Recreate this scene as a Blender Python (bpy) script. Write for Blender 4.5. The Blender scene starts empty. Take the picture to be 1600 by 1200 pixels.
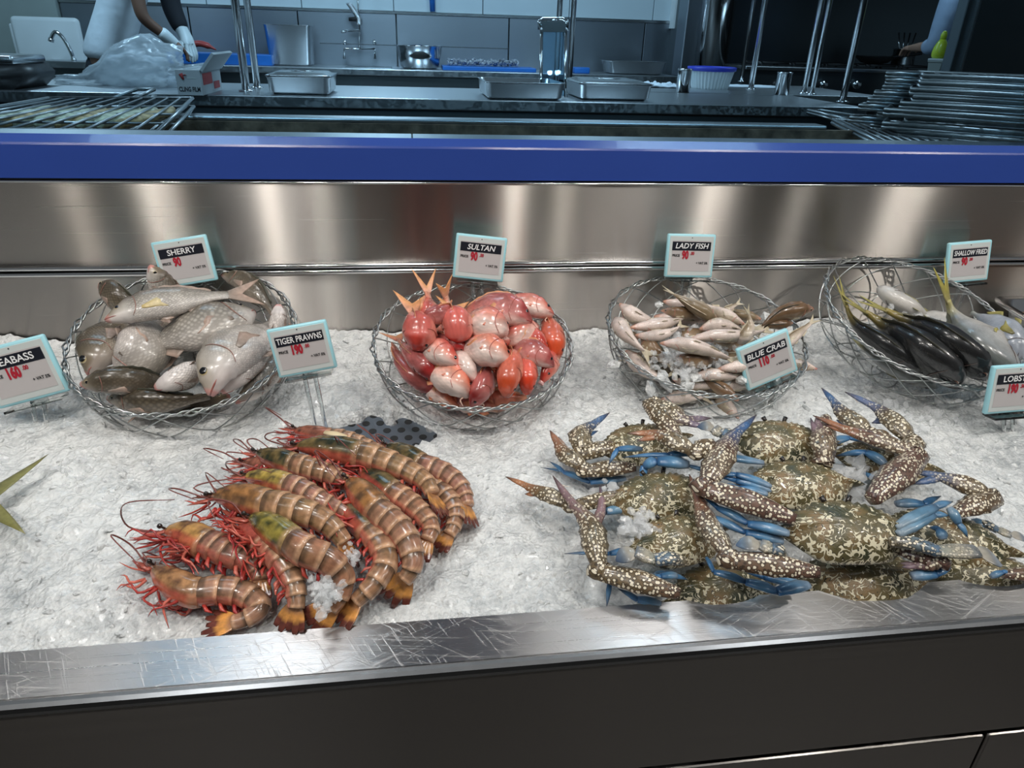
import bpy, bmesh, math, random
import numpy as np
from mathutils import Vector, Matrix, noise

random.seed(7)
SC = bpy.context.scene
COL = SC.collection
R = math.radians

# ------------------------------------------------------------------ camera
F_PX = 1109.0
CAM = Vector((0, 0, 1.5))
def _axes(pitch, yaw, roll):
    f = Vector((math.sin(yaw) * math.cos(pitch), math.cos(yaw) * math.cos(pitch), -math.sin(pitch)))
    r = Vector((math.cos(yaw), -math.sin(yaw), 0)); u = r.cross(f)
    c, s = math.cos(roll), math.sin(roll)
    return f, c * r + s * u, -s * r + c * u
FW, RT, UP = _axes(R(26.05), R(8.4), R(1.82))
cd = bpy.data.cameras.new('camera'); cam = bpy.data.objects.new('camera', cd); COL.objects.link(cam)
cd.sensor_width = 36; cd.lens = F_PX * 36 / 1600; cd.clip_start = 0.02
cam.matrix_world = Matrix.Translation(CAM) @ Matrix((RT, UP, -FW)).transposed().to_4x4()
SC.camera = cam

# ------------------------------------------------------------------ world, lights, exposure
SC.view_settings.view_transform = 'Standard'; SC.view_settings.look = 'None'
SC.view_settings.exposure = 0.45; SC.view_settings.gamma = 1.0; SC.view_settings.use_curve_mapping = False
wd = bpy.data.worlds.new('restaurant_air'); SC.world = wd; wd.use_nodes = True
wd.node_tree.nodes['Background'].inputs[0].default_value = (0.9, 0.95, 1.0, 1)
wd.node_tree.nodes['Background'].inputs[1].default_value = 0.10

def area(name, loc, target, size, power, color=(1, 1, 1), shape='DISK', size_y=None, spread=math.pi):
    l = bpy.data.lights.new(name, 'AREA'); l.shape = shape; l.size = size
    if size_y: l.size_y = size_y
    l.energy = power; l.color = color; l.spread = spread
    o = bpy.data.objects.new(name, l); COL.objects.link(o); o.location = loc
    d = Vector(target) - Vector(loc); o.rotation_euler = d.to_track_quat('-Z', 'Y').to_euler()
    return o
# narrow track spots of the aisle: their mirror streaks show in the brushed back panel
for lx, pw in ((-1.28, 2.0), (-1.00, 4.6), (-0.93, 2.2), (-0.56, 4.8), (-0.36, 1.6), (0.42, 5.2), (0.63, 2.2), (1.26, 4.8), (1.33, 2.0), (1.68, 1.6), (2.14, 4.4), (2.24, 4.0), (-1.9, 3.0), (3.0, 3.0)):
    area('track_spot', (lx, 0.10, 2.40), (lx * 0.7, 1.1, 0.95), 0.045, pw * 0.30, (1.0, 0.95, 0.88), spread=R(130))
# added soft fill lamps above the counter; ceiling panels of the hall
area('counter_soft_fill', (-0.45, 0.75, 2.75), (-0.3, 0.95, 0.9), 0.35, 5.2, (1.0, 0.98, 0.95))
area('counter_soft_fill', (0.85, 0.75, 2.75), (0.7, 0.95, 0.9), 0.35, 5.2, (1.0, 0.98, 0.95))
area('hall_panel_light', (-0.8, -0.9, 2.9), (0.1, 0.9, 0.9), 0.5, 2.0, (0.95, 0.98, 1.0))
area('hall_panel_light', (1.5, -0.9, 2.9), (0.9, 0.9, 0.9), 0.5, 1.6, (0.95, 0.98, 1.0))
# kitchen ceiling lights; the last two are added over the grill to brighten it
for kx, ky, pw in ((-2.2, 4.7, 42), (-0.2, 4.7, 55), (1.2, 4.9, 26), (3.6, 4.6, 26), (-1.0, 2.3, 14), (1.3, 2.3, 12)):
    area('kitchen_light_and_fill', (kx, ky, 3.1), (kx, ky + 0.3, 1.2), 0.7, pw * 0.58, (0.88, 0.95, 1.0))

# ------------------------------------------------------------------ pixel rays onto real planes of the place
def ray(px, py): return FW + RT * ((px - 800) / F_PX) - UP * ((py - 600) / F_PX)
def W(px, py, Y): d = ray(px, py); return CAM + d * (Y / d.y)
def G(px, py, z): d = ray(px, py); return CAM + d * ((z - CAM.z) / d.z)
ICE0, ICES, ICEY = 0.884, 0.13, 0.614
ICEN = Vector((0, -ICES, 1)).normalized()
def icez(y): return ICE0 + ICES * (y - ICEY)
def plane_hit(px, py, p0, n): d = ray(px, py); return CAM + d * ((p0 - CAM).dot(n) / d.dot(n))
def P(px, py, h=0.0): return plane_hit(px, py, Vector((0, ICEY, ICE0 + h)), ICEN)
def mpp(p): return (p - CAM).dot(FW) / F_PX      # metres per pixel at a point

# ------------------------------------------------------------------ materials
MATS = {}
def new_mat(name):
    m = bpy.data.materials.new(name); m.use_nodes = True
    return m, m.node_tree, m.node_tree.nodes['Principled BSDF']
def N(nt, t, **kw):
    n = nt.nodes.new(t)
    for k, v in kw.items():
        if k.startswith('i_'): n.inputs[k[2:].replace('_', ' ')].default_value = v
        else: setattr(n, k, v)
    return n
def ramp(nt, stops, interp='LINEAR'):
    r = nt.nodes.new('ShaderNodeValToRGB'); r.color_ramp.interpolation = interp
    e = r.color_ramp.elements
    while len(e) < len(stops): e.new(0.5)
    for k, (p, c) in zip(e, stops): k.position = p; k.color = tuple(c) + ((1,) if len(c) == 3 else ())
    return r
def plain(name, col, rough=0.5, metal=0.0, var=0.0, vs=8.0, bump=0.0, bs=40.0, coat=0.0, emit=None, alpha=1.0, trans=0.0, spec=0.5):
    if name in MATS: return MATS[name]
    m, nt, b = new_mat(name); L = nt.links
    b.inputs['Base Color'].default_value = tuple(col) + (1,); b.inputs['Roughness'].default_value = rough
    b.inputs['Metallic'].default_value = metal; b.inputs['Coat Weight'].default_value = coat
    b.inputs['Alpha'].default_value = alpha; b.inputs['Transmission Weight'].default_value = trans
    b.inputs['Specular IOR Level'].default_value = spec
    if emit: b.inputs['Emission Color'].default_value = tuple(emit[:3]) + (1,); b.inputs['Emission Strength'].default_value = emit[3]
    tc = N(nt, 'ShaderNodeTexCoord')
    if var:
        n = N(nt, 'ShaderNodeTexNoise', i_Scale=vs, i_Detail=4.0); L.new(tc.outputs['Object'], n.inputs['Vector'])
        r = ramp(nt, [(0.3, [c * (1 - var) for c in col]), (0.7, [min(1, c * (1 + var)) for c in col])])
        L.new(n.outputs['Fac'], r.inputs[0]); L.new(r.outputs[0], b.inputs['Base Color'])
    if bump:
        n = N(nt, 'ShaderNodeTexNoise', i_Scale=bs, i_Detail=5.0); L.new(tc.outputs['Object'], n.inputs['Vector'])
        bp = N(nt, 'ShaderNodeBump', i_Strength=bump, i_Distance=0.01); L.new(n.outputs['Fac'], bp.inputs['Height']); L.new(bp.outputs[0], b.inputs['Normal'])
    MATS[name] = m; return m
def steel(name, base=(0.55, 0.54, 0.52), rough=0.3, aniso=0.85, tangent=(0, 0, 1), brush=(1.5, 60, 420), scratch=0.0, bump=0.05):
    """brushed steel: anisotropic gloss, fine stretched grain, optional random scratches"""
    m, nt, b = new_mat(name); L = nt.links
    b.inputs['Base Color'].default_value = tuple(base) + (1,); b.inputs['Metallic'].default_value = 1.0
    b.inputs['Anisotropic'].default_value = aniso
    if aniso:
        t = N(nt, 'ShaderNodeCombineXYZ'); t.inputs[0].default_value, t.inputs[1].default_value, t.inputs[2].default_value = tangent
        L.new(t.outputs[0], b.inputs['Tangent'])
    tc = N(nt, 'ShaderNodeTexCoord'); mp = N(nt, 'ShaderNodeMapping'); mp.inputs['Scale'].default_value = brush
    L.new(tc.outputs['Object'], mp.inputs[0])
    n = N(nt, 'ShaderNodeTexNoise', i_Scale=1.0, i_Detail=4.0); L.new(mp.outputs[0], n.inputs['Vector'])
    mr = N(nt, 'ShaderNodeMapRange'); mr.inputs['To Min'].default_value = rough * 0.9; mr.inputs['To Max'].default_value = rough * 1.12
    L.new(n.outputs['Fac'], mr.inputs[0]); rsrc = mr.outputs[0]; hsrc = n.outputs['Fac']
    if scratch:
        for k, (ang, sc, th) in enumerate(((8, (9, 420, 1), .64), (35, (14, 480, 1), .645), (-28, (12, 450, 1), .645), (62, (17, 500, 1), .66))):
            r1 = N(nt, 'ShaderNodeMapping'); r1.inputs['Rotation'].default_value = (0, 0, R(ang)); r1.inputs['Location'].default_value = (k * 3.1, k * 1.7, 0)
            r2 = N(nt, 'ShaderNodeMapping'); r2.inputs['Scale'].default_value = sc
            L.new(tc.outputs['Object'], r1.inputs[0]); L.new(r1.outputs[0], r2.inputs[0])
            nn = N(nt, 'ShaderNodeTexNoise', i_Scale=1.0, i_Detail=1.0); L.new(r2.outputs[0], nn.inputs['Vector'])
            m2 = N(nt, 'ShaderNodeMapRange'); m2.inputs['From Min'].default_value = th; m2.inputs['From Max'].default_value = th + .06
            m2.inputs['To Min'].default_value = 0; m2.inputs['To Max'].default_value = scratch
            L.new(nn.outputs['Fac'], m2.inputs[0])
            ad = N(nt, 'ShaderNodeMath', operation='ADD'); L.new(rsrc, ad.inputs[0]); L.new(m2.outputs[0], ad.inputs[1]); rsrc = ad.outputs[0]
            a2 = N(nt, 'ShaderNodeMath', operation='ADD'); L.new(hsrc, a2.inputs[0]); L.new(m2.outputs[0], a2.inputs[1]); hsrc = a2.outputs[0]
    L.new(rsrc, b.inputs['Roughness'])
    bp = N(nt, 'ShaderNodeBump', i_Strength=bump, i_Distance=0.002); L.new(hsrc, bp.inputs['Height']); L.new(bp.outputs[0], b.inputs['Normal'])
    MATS[name] = m; return m
def brushed(name, base, rough, aniso, grain=(1.2, 1, 420), tangent=(1, 0, 0), scratch=0.0, bump=0.05):
    """steel brushed along X: gloss narrow along the grain and wide across it"""
    steel(name, base, rough, 0.0, tangent, grain, scratch, bump); m = MATS[name]; nt = m.node_tree; L = nt.links; b = nt.nodes['Principled BSDF']
    g = N(nt, 'ShaderNodeBsdfAnisotropic'); g.inputs['Color'].default_value = tuple(base) + (1,); g.inputs['Anisotropy'].default_value = aniso
    t = N(nt, 'ShaderNodeCombineXYZ'); t.inputs[0].default_value, t.inputs[1].default_value, t.inputs[2].default_value = tangent; L.new(t.outputs[0], g.inputs['Tangent'])
    L.new(b.inputs['Roughness'].links[0].from_socket, g.inputs['Roughness']); L.new(b.inputs['Normal'].links[0].from_socket, g.inputs['Normal'])
    L.new(g.outputs[0], nt.nodes['Material Output'].inputs[0]); nt.nodes.remove(b)
def attr_mat(name, rough=0.3, scales=0.0, sfreq=1.0, mott=0.25, mscale=60.0, coat=0.3, spots=None, bump=0.15, sss=0.0):
    """colour comes from the mesh (Col); uvw is the surface coordinate in metres; Col alpha masks scales or spots"""
    m, nt, b = new_mat(name); L = nt.links
    b.inputs['Roughness'].default_value = rough; b.inputs['Coat Weight'].default_value = coat; b.inputs['Coat Roughness'].default_value = 0.08
    if sss: b.inputs['Subsurface Weight'].default_value = sss; b.inputs['Subsurface Scale'].default_value = 0.004
    a = N(nt, 'ShaderNodeAttribute', attribute_name='Col'); u = N(nt, 'ShaderNodeAttribute', attribute_name='uvw')
    n = N(nt, 'ShaderNodeTexNoise', i_Scale=mscale, i_Detail=4.0); L.new(u.outputs['Vector'], n.inputs['Vector'])
    mr = N(nt, 'ShaderNodeMapRange'); mr.inputs['From Min'].default_value = .3; mr.inputs['From Max'].default_value = .7
    mr.inputs['To Min'].default_value = 1 - mott; mr.inputs['To Max'].default_value = 1 + mott
    L.new(n.outputs['Fac'], mr.inputs[0])
    mul = N(nt, 'ShaderNodeVectorMath', operation='SCALE'); L.new(a.outputs['Color'], mul.inputs[0]); L.new(mr.outputs[0], mul.inputs['Scale'])
    col = mul.outputs[0]; h = n.outputs['Fac']
    if scales:
        mp = N(nt, 'ShaderNodeMapping'); mp.inputs['Scale'].default_value = (sfreq, sfreq * 1.2, 1); mp.inputs['Rotation'].default_value = (0, 0, R(45)); L.new(u.outputs['Vector'], mp.inputs[0])
        v = N(nt, 'ShaderNodeTexVoronoi', i_Scale=1.0, i_Randomness=0.35); L.new(mp.outputs[0], v.inputs['Vector'])
        r = ramp(nt, [(0.25, (1.22, 1.2, 1.15)), (0.62, (0.45, 0.43, 0.4))]); L.new(v.outputs['Distance'], r.inputs[0])
        f = N(nt, 'ShaderNodeMath', operation='MULTIPLY'); L.new(a.outputs['Alpha'], f.inputs[0]); f.inputs[1].default_value = scales
        mx = N(nt, 'ShaderNodeMix', data_type='RGBA', blend_type='MULTIPLY'); L.new(f.outputs[0], mx.inputs['Factor']); L.new(col, mx.inputs['A']); L.new(r.outputs[0], mx.inputs['B'])
        col = mx.outputs['Result']
        s2 = N(nt, 'ShaderNodeMath', operation='MULTIPLY'); L.new(v.outputs['Distance'], s2.inputs[0]); L.new(f.outputs[0], s2.inputs[1]); h = s2.outputs[0]
    if spots:
        sc, lo, hi = spots
        nz = N(nt, 'ShaderNodeTexNoise', i_Scale=sc * .8, i_Detail=1.0); L.new(u.outputs['Vector'], nz.inputs['Vector'])
        v = N(nt, 'ShaderNodeTexVoronoi', i_Scale=sc, i_Randomness=0.85); L.new(u.outputs['Vector'], v.inputs['Vector'])
        r = ramp(nt, [(0, (1, 1, 1)), (lo, (1, 1, 1)), (lo + .04, (0, 0, 0))]); L.new(v.outputs['Distance'], r.inputs[0])
        r2 = ramp(nt, [(lo, (0, 0, 0)), (lo + .05, (1, 1, 1)), (hi, (1, 1, 1)), (hi + .12, (0, 0, 0))]); L.new(v.outputs['Distance'], r2.inputs[0])
        fd = N(nt, 'ShaderNodeMath', operation='MULTIPLY'); L.new(a.outputs['Alpha'], fd.inputs[0]); L.new(r2.outputs[0], fd.inputs[1])
        f1 = N(nt, 'ShaderNodeMath', operation='MULTIPLY'); L.new(fd.outputs[0], f1.inputs[0]); f1.inputs[1].default_value = .75
        mx = N(nt, 'ShaderNodeMix', data_type='RGBA'); L.new(f1.outputs[0], mx.inputs['Factor']); L.new(col, mx.inputs['A']); mx.inputs['B'].default_value = (.03, .022, .018, 1)
        fs = N(nt, 'ShaderNodeMath', operation='MULTIPLY'); L.new(a.outputs['Alpha'], fs.inputs[0]); L.new(r.outputs[0], fs.inputs[1])
        my = N(nt, 'ShaderNodeMix', data_type='RGBA'); L.new(fs.outputs[0], my.inputs['Factor']); L.new(mx.outputs['Result'], my.inputs['A']); my.inputs['B'].default_value = (.80, .72, .56, 1)
        col = my.outputs['Result']
    L.new(col, b.inputs['Base Color'])
    if bump:
        bp = N(nt, 'ShaderNodeBump', i_Strength=bump, i_Distance=0.0015); L.new(h, bp.inputs['Height']); L.new(bp.outputs[0], b.inputs['Normal'])
    MATS[name] = m; return m

# ------------------------------------------------------------------ mesh helpers
def tag(o, label=None, cat=None, group=None, kind=None):
    if label: o['label'] = label
    if cat: o['category'] = cat
    if group: o['group'] = group
    if kind: o['kind'] = kind
    return o
def empty(name, loc, label=None, cat=None, group=None, rot=None):
    o = bpy.data.objects.new(name, None); COL.objects.link(o); o.empty_display_size = 0.02
    o.location = loc
    if rot is not None: o.rotation_euler = rot.to_euler()
    return tag(o, label, cat, group)
ROOT = {}
def mesh_data(name, verts, faces, mat=None, smooth=True, cols=None, uvw=None):
    me = bpy.data.meshes.new(name); me.from_pydata([tuple(v) for v in verts], [], faces)
    if mat: me.materials.append(MATS[mat] if isinstance(mat, str) else mat)
    if smooth: me.polygons.foreach_set('use_smooth', [True] * len(me.polygons))
    if cols is not None:
        a = me.attributes.new('Col', 'FLOAT_COLOR', 'POINT')
        a.data.foreach_set('color', np.array([(tuple(c) + (1,))[:4] for c in cols], dtype=np.float32).ravel())
    if uvw is not None:
        a = me.attributes.new('uvw', 'FLOAT_VECTOR', 'POINT')
        a.data.foreach_set('vector', np.array([tuple(c) for c in uvw], dtype=np.float32).ravel())
    me.update(); return me
def obj(name, geo, mat, parent=None, smooth=True, cols=None, uvw=None, local=False, origin=None):
    """geo = (verts, faces). World coordinates unless local; a part keeps the origin of its thing."""
    verts, faces = geo
    if parent is not None and not local:
        o0 = ROOT.get(parent.name, parent.location); verts = [Vector(v) - Vector(o0) for v in verts]
    elif origin is not None:
        verts = [Vector(v) - Vector(origin) for v in verts]
    o = bpy.data.objects.new(name, mesh_data(name, verts, faces, mat, smooth, cols, uvw)); COL.objects.link(o)
    if parent is not None:
        o.parent = parent
        if not local: ROOT[o.name] = Vector(ROOT.get(parent.name, parent.location))
    elif origin is not None: o.location = origin; ROOT[o.name] = Vector(origin)
    return o
def single(name, geo, mat, label, cat, group=None, **kw):
    vs = geo[0]; z = min(v[2] for v in vs); c = sum((Vector(v) for v in vs), Vector()) / len(vs)
    return tag(obj(name, geo, mat, origin=Vector((c.x, c.y, z)), **kw), label, cat, group)
def merge(*geos):
    V, Fc = [], []
    for v, f in geos:
        k = len(V); V += list(v); Fc += [tuple(i + k for i in q) for q in f]
    return V, Fc
def loft(rings, cap=True, closed=True):
    n = len(rings[0]); V = [v for r in rings for v in r]; Fc = []
    for i in range(len(rings) - 1):
        for j in range(n if closed else n - 1):
            k = (j + 1) % n
            Fc.append((i * n + j, i * n + k, (i + 1) * n + k, (i + 1) * n + j))
    if cap: Fc.append(tuple(range(n - 1, -1, -1))); Fc.append(tuple((len(rings) - 1) * n + j for j in range(n)))
    return V, Fc
def frames(pts, up=Vector((0, 0, 1))):
    T = []
    for i in range(len(pts)):
        a = pts[max(i - 1, 0)]; b = pts[min(i + 1, len(pts) - 1)]; d = b - a
        T.append(d.normalized() if d.length > 1e-9 else Vector((1, 0, 0)))
    out = []
    for t in T:
        s = t.cross(up)
        if s.length < 1e-3: s = t.cross(Vector((0.3, 1, 0.1)))
        s.normalize(); out.append((t, s, s.cross(t).normalized()))
    return out
def catmull(pts, n):
    pts = [Vector(p) for p in pts]
    if len(pts) == 2: return [pts[0].lerp(pts[1], i / (n - 1)) for i in range(n)]
    e = [pts[0] * 2 - pts[1]] + pts + [pts[-1] * 2 - pts[-2]]
    raw = []
    for i in range(1, len(e) - 2):
        for k in range(16):
            t = k / 16; a, b, c, d = e[i - 1:i + 3]
            raw.append(0.5 * ((2 * b) + (c - a) * t + (2 * a - 5 * b + 4 * c - d) * t * t + (3 * b - a - 3 * c + d) * t ** 3))
    raw.append(pts[-1])
    L = [0]
    for i in range(1, len(raw)): L.append(L[-1] + (raw[i] - raw[i - 1]).length)
    out = []; j = 0
    for i in range(n):
        s = L[-1] * i / (n - 1)
        while j < len(L) - 2 and L[j + 1] < s: j += 1
        dd = L[j + 1] - L[j]; out.append(raw[j].lerp(raw[j + 1], (s - L[j]) / dd if dd > 0 else 0))
    return out
def tube(pts, rad, n=8, flat=1.0, up=Vector((0, 0, 1)), cap=True):
    pts = [Vector(p) for p in pts]
    if not hasattr(rad, '__len__'): rad = [rad] * len(pts)
    rings = []
    for p, r, (t, s, u) in zip(pts, rad, frames(pts, up)):
        rings.append([p + s * (r * math.cos(2 * math.pi * j / n)) + u * (r * flat * math.sin(2 * math.pi * j / n)) for j in range(n)])
    return loft(rings, cap)
def box(x0, x1, y0, y1, z0, z1, bev=0.0, seg=2):
    bm = bmesh.new(); bmesh.ops.create_cube(bm, size=1)
    for v in bm.verts: v.co = Vector((x0 if v.co.x < 0 else x1, y0 if v.co.y < 0 else y1, z0 if v.co.z < 0 else z1))
    if bev: bmesh.ops.bevel(bm, geom=bm.edges[:], offset=bev, segments=seg, affect='EDGES', profile=0.5)
    bm.normal_update(); bm.verts.index_update()
    g = ([v.co.copy() for v in bm.verts], [tuple(v.index for v in f.verts) for f in bm.faces]); bm.free(); return g
def xf(geo, M): return [M @ Vector(v) for v in geo[0]], geo[1]
def lathe(prof, n=20, c=(0, 0, 0), cap=True):
    c = Vector(c)
    return loft([[c + Vector((r * math.cos(2 * math.pi * j / n), r * math.sin(2 * math.pi * j / n), z)) for j in range(n)] for r, z in prof], cap)
def frame_mat(origin, x, y, z): return Matrix.Translation(origin) @ Matrix((x, y, z)).transposed().to_4x4()
def lerp(a, b, t): return a + (b - a) * t
def mixc(a, b, t): t = max(0, min(1, t)); return tuple(a[i] + (b[i] - a[i]) * t for i in range(3))
def interp(tab, s):
    if s <= tab[0][0]: return tab[0][1:]
    for a, b in zip(tab, tab[1:]):
        if s <= b[0]:
            t = (s - a[0]) / (b[0] - a[0]); t = t * t * (3 - 2 * t) * .5 + t * .5
            return tuple(lerp(p, q, t) for p, q in zip(a[1:], b[1:]))
    return tab[-1][1:]

# ------------------------------------------------------------------ material library
brushed('steel_back', (0.55, 0.515, 0.48), 0.26, 0.82, (1.2, 1, 700), bump=0.012)
brushed('steel_ledge', (0.60, 0.60, 0.61), 0.28, 0.72, (1.0, 600, 1), scratch=0.26, bump=0.14)
steel('steel_front', (0.40, 0.38, 0.36), 0.30, 0.85, (0, 0, 1), (1.0, 1, 400), bump=0.04)
steel('steel_plain', (0.55, 0.56, 0.57), 0.24, 0.0, brush=(60, 60, 60), bump=0.02)
steel('steel_shine', (0.70, 0.71, 0.72), 0.12, 0.0, brush=(30, 30, 30), bump=0.01)
steel('steel_table', (0.50, 0.52, 0.54), 0.33, 0.5, (0, 1, 0), (3, 120, 3), bump=0.03)
steel('steel_wall', (0.34, 0.37, 0.41), 0.40, 0.5, (0, 0, 1), (2, 2, 90), bump=0.03)
steel('steel_dark', (0.15, 0.17, 0.18), 0.32, 0.5, (0, 0, 1), (2, 2, 90), bump=0.03)
steel('wire', (0.42, 0.44, 0.44), 0.28, 0.0, brush=(80, 80, 80), bump=0.0)
steel('grill_wire', (0.42, 0.44, 0.45), 0.30, 0.0, brush=(80, 80, 80), bump=0.0)
plain('blue_paint', (0.028, 0.065, 0.30), 0.22, coat=0.4, var=0.05, vs=3)
plain('black_gap', (0.01, 0.01, 0.012), 0.6)
plain('char', (0.17, 0.115, 0.075), 0.75, var=0.6, vs=26, bump=0.4, bs=60)
plain('white_plastic', (0.78, 0.81, 0.82), 0.35, var=0.04)
plain('tile_white', (0.62, 0.70, 0.74), 0.25, var=0.03, vs=3)
plain('grout', (0.32, 0.36, 0.38), 0.8)
plain('blue_plastic', (0.02, 0.16, 0.55), 0.4, var=0.1)
plain('deep_blue', (0.03, 0.05, 0.50), 0.4)
plain('dark_floor', (0.05, 0.048, 0.046), 0.35, var=0.2)
plain('hall_wall', (0.12, 0.10, 0.085), 0.7, var=0.35, vs=1.1)
plain('beige_wall', (0.33, 0.37, 0.35), 0.6, var=0.05)
plain('black_cloth', (0.012, 0.014, 0.02), 0.85)
plain('white_cloth', (0.72, 0.78, 0.84), 0.85, var=0.06, vs=12, bump=0.5, bs=14)
plain('blue_cloth', (0.36, 0.46, 0.62), 0.85, var=0.1, vs=14, bump=0.4, bs=16)
plain('skin', (0.17, 0.085, 0.055), 0.5, var=0.1)
plain('skin_pale', (0.42, 0.24, 0.17), 0.5, var=0.1)
plain('hair', (0.012, 0.01, 0.01), 0.6)
plain('lime', (0.50, 0.62, 0.03), 0.3, coat=0.3)
plain('black_iron', (0.015, 0.015, 0.016), 0.4)
plain('raw_red', (0.36, 0.05, 0.045), 0.35, var=0.2)
plain('grey_bits', (0.30, 0.32, 0.36), 0.3, var=0.4, vs=30)
plain('cardboard', (0.50, 0.53, 0.55), 0.7, var=0.04)
plain('print_red', (0.45, 0.05, 0.05), 0.6); plain('print_dark', (0.03, 0.03, 0.035), 0.6)
plain('tag_rim', (0.38, 0.72, 0.80), 0.35); plain('tag_bezel', (0.58, 0.63, 0.62), 0.4)
plain('tag_screen', (0.52, 0.49, 0.49), 0.35); plain('tag_banner', (0.012, 0.014, 0.022), 0.35)
plain('tag_white', (0.85, 0.85, 0.85), 0.5); plain('tag_red', (0.42, 0.012, 0.03), 0.5); plain('tag_black', (0.03, 0.03, 0.03), 0.5)
plain('grilled', (0.62, 0.38, 0.18), 0.6, var=0.8, vs=45, bump=0.6, bs=60)
plain('grilled_pale', (0.80, 0.66, 0.46), 0.6, var=0.5, vs=50, bump=0.6, bs=60)
plain('brown_sauce', (0.20, 0.11, 0.06), 0.3, var=0.15)
plain('white_tub', (0.66, 0.72, 0.74), 0.4); plain('ember', (0.5, 0.05, 0.02), 0.6, emit=(1, 0.12, 0.03, 0.6))
plain('plate_blue', (0.16, 0.19, 0.23), 0.3, metal=0.6); plain('drain_hole', (0.012, 0.013, 0.014), 0.6)
plain('cream', (0.74, 0.60, 0.38), 0.35)
plain('grey_tub', (0.36, 0.40, 0.38), 0.5)
# clear acrylic
def glassy(name, tint, rough=0.02, ior=1.45, gl=1.0, op=0.0):
    m, nt, b = new_mat(name); L = nt.links; out = nt.nodes['Material Output']; nt.nodes.remove(b)
    t = N(nt, 'ShaderNodeBsdfTransparent'); t.inputs[0].default_value = tuple(tint) + (1,)
    g = N(nt, 'ShaderNodeBsdfGlossy'); g.inputs['Roughness'].default_value = rough
    f = N(nt, 'ShaderNodeFresnel', i_IOR=ior); k = N(nt, 'ShaderNodeMath', operation='MULTIPLY_ADD'); k.inputs[1].default_value = gl; k.inputs[2].default_value = op
    L.new(f.outputs[0], k.inputs[0])
    mx = N(nt, 'ShaderNodeMixShader'); L.new(k.outputs[0], mx.inputs[0]); L.new(t.outputs[0], mx.inputs[1]); L.new(g.outputs[0], mx.inputs[2])
    L.new(mx.outputs[0], out.inputs[0]); MATS[name] = m
glassy('screen_glass', (0.66, 0.81, 0.90), 0.0, 1.5, 0.55)
glassy('acrylic', (0.90, 0.93, 0.93), 0.05, 1.5, 1.2, 0.06)
def bag():
    m, nt, b = new_mat('film_bag'); b.inputs['Base Color'].default_value = (.8, .86, .9, 1); b.inputs['Roughness'].default_value = .18
    b.inputs['Alpha'].default_value = .42; b.inputs['Specular IOR Level'].default_value = .9; MATS['film_bag'] = m
bag()
# crushed ice
def ice():
    m, nt, b = new_mat('crushed_ice'); L = nt.links
    tc = N(nt, 'ShaderNodeTexCoord')
    n0 = N(nt, 'ShaderNodeTexNoise', i_Scale=5.0, i_Detail=3.0); L.new(tc.outputs['Object'], n0.inputs['Vector'])
    n1 = N(nt, 'ShaderNodeTexNoise', i_Scale=52.0, i_Detail=9.0, i_Roughness=.75); L.new(tc.outputs['Object'], n1.inputs['Vector'])
    mm = N(nt, 'ShaderNodeMath', operation='MULTIPLY_ADD'); L.new(n0.outputs['Fac'], mm.inputs[0]); mm.inputs[1].default_value = .55; L.new(n1.outputs['Fac'], mm.inputs[2])
    r = ramp(nt, [(0.55, (0.40, 0.425, 0.435)), (0.70, (0.62, 0.64, 0.645)), (0.82, (0.77, 0.785, 0.78)), (1.0, (0.88, 0.89, 0.88))]); L.new(mm.outputs[0], r.inputs[0]); L.new(r.outputs[0], b.inputs['Base Color'])
    v = N(nt, 'ShaderNodeTexVoronoi', i_Scale=170.0); L.new(tc.outputs['Object'], v.inputs['Vector'])
    n2 = N(nt, 'ShaderNodeTexNoise', i_Scale=240.0, i_Detail=6.0); L.new(tc.outputs['Object'], n2.inputs['Vector'])
    ad = N(nt, 'ShaderNodeMath', operation='ADD'); L.new(v.outputs['Distance'], ad.inputs[0]); L.new(n2.outputs['Fac'], ad.inputs[1])
    bp = N(nt, 'ShaderNodeBump', i_Strength=.75, i_Distance=0.004); L.new(ad.outputs[0], bp.inputs['Height']); L.new(bp.outputs[0], b.inputs['Normal'])
    b.inputs['Roughness'].default_value = .16; b.inputs['Coat Weight'].default_value = .3; b.inputs['Coat Roughness'].default_value = .05
    MATS['crushed_ice'] = m
    m, nt, b = new_mat('clear_ice'); b.inputs['Base Color'].default_value = (.93, .95, .96, 1); b.inputs['Roughness'].default_value = .07
    b.inputs['IOR'].default_value = 1.31; b.inputs['Alpha'].default_value = .28; b.inputs['Specular IOR Level'].default_value = .9; b.inputs['Coat Weight'].default_value = .5; MATS['clear_ice'] = m
ice()
attr_mat('fish_fine', 0.26, scales=.55, sfreq=260, mott=.16, mscale=40, coat=.35, bump=.35)
attr_mat('fish_scaly', 0.26, scales=.8, sfreq=150, mott=.16, mscale=40, coat=.35, bump=.5)
attr_mat('fish_smooth', 0.24, scales=.25, sfreq=420, mott=.22, mscale=50, coat=.35, bump=.15)
attr_mat('fish_red', 0.22, scales=.18, sfreq=170, mott=.32, mscale=55, coat=.5, bump=.15)
attr_mat('fin', 0.35, mott=.2, mscale=120, coat=.1, bump=.1)
attr_mat('wet', 0.14, mott=.05, coat=.6, bump=0)
attr_mat('prawn_shell', 0.22, mott=.42, mscale=85, coat=.45, bump=.25)
attr_mat('prawn_limb', 0.25, mott=.3, mscale=90, coat=.3, bump=.05)
attr_mat('crab_limb', 0.3, mott=.25, mscale=60, coat=.3, spots=(215, .36, .50), bump=.2)
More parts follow.
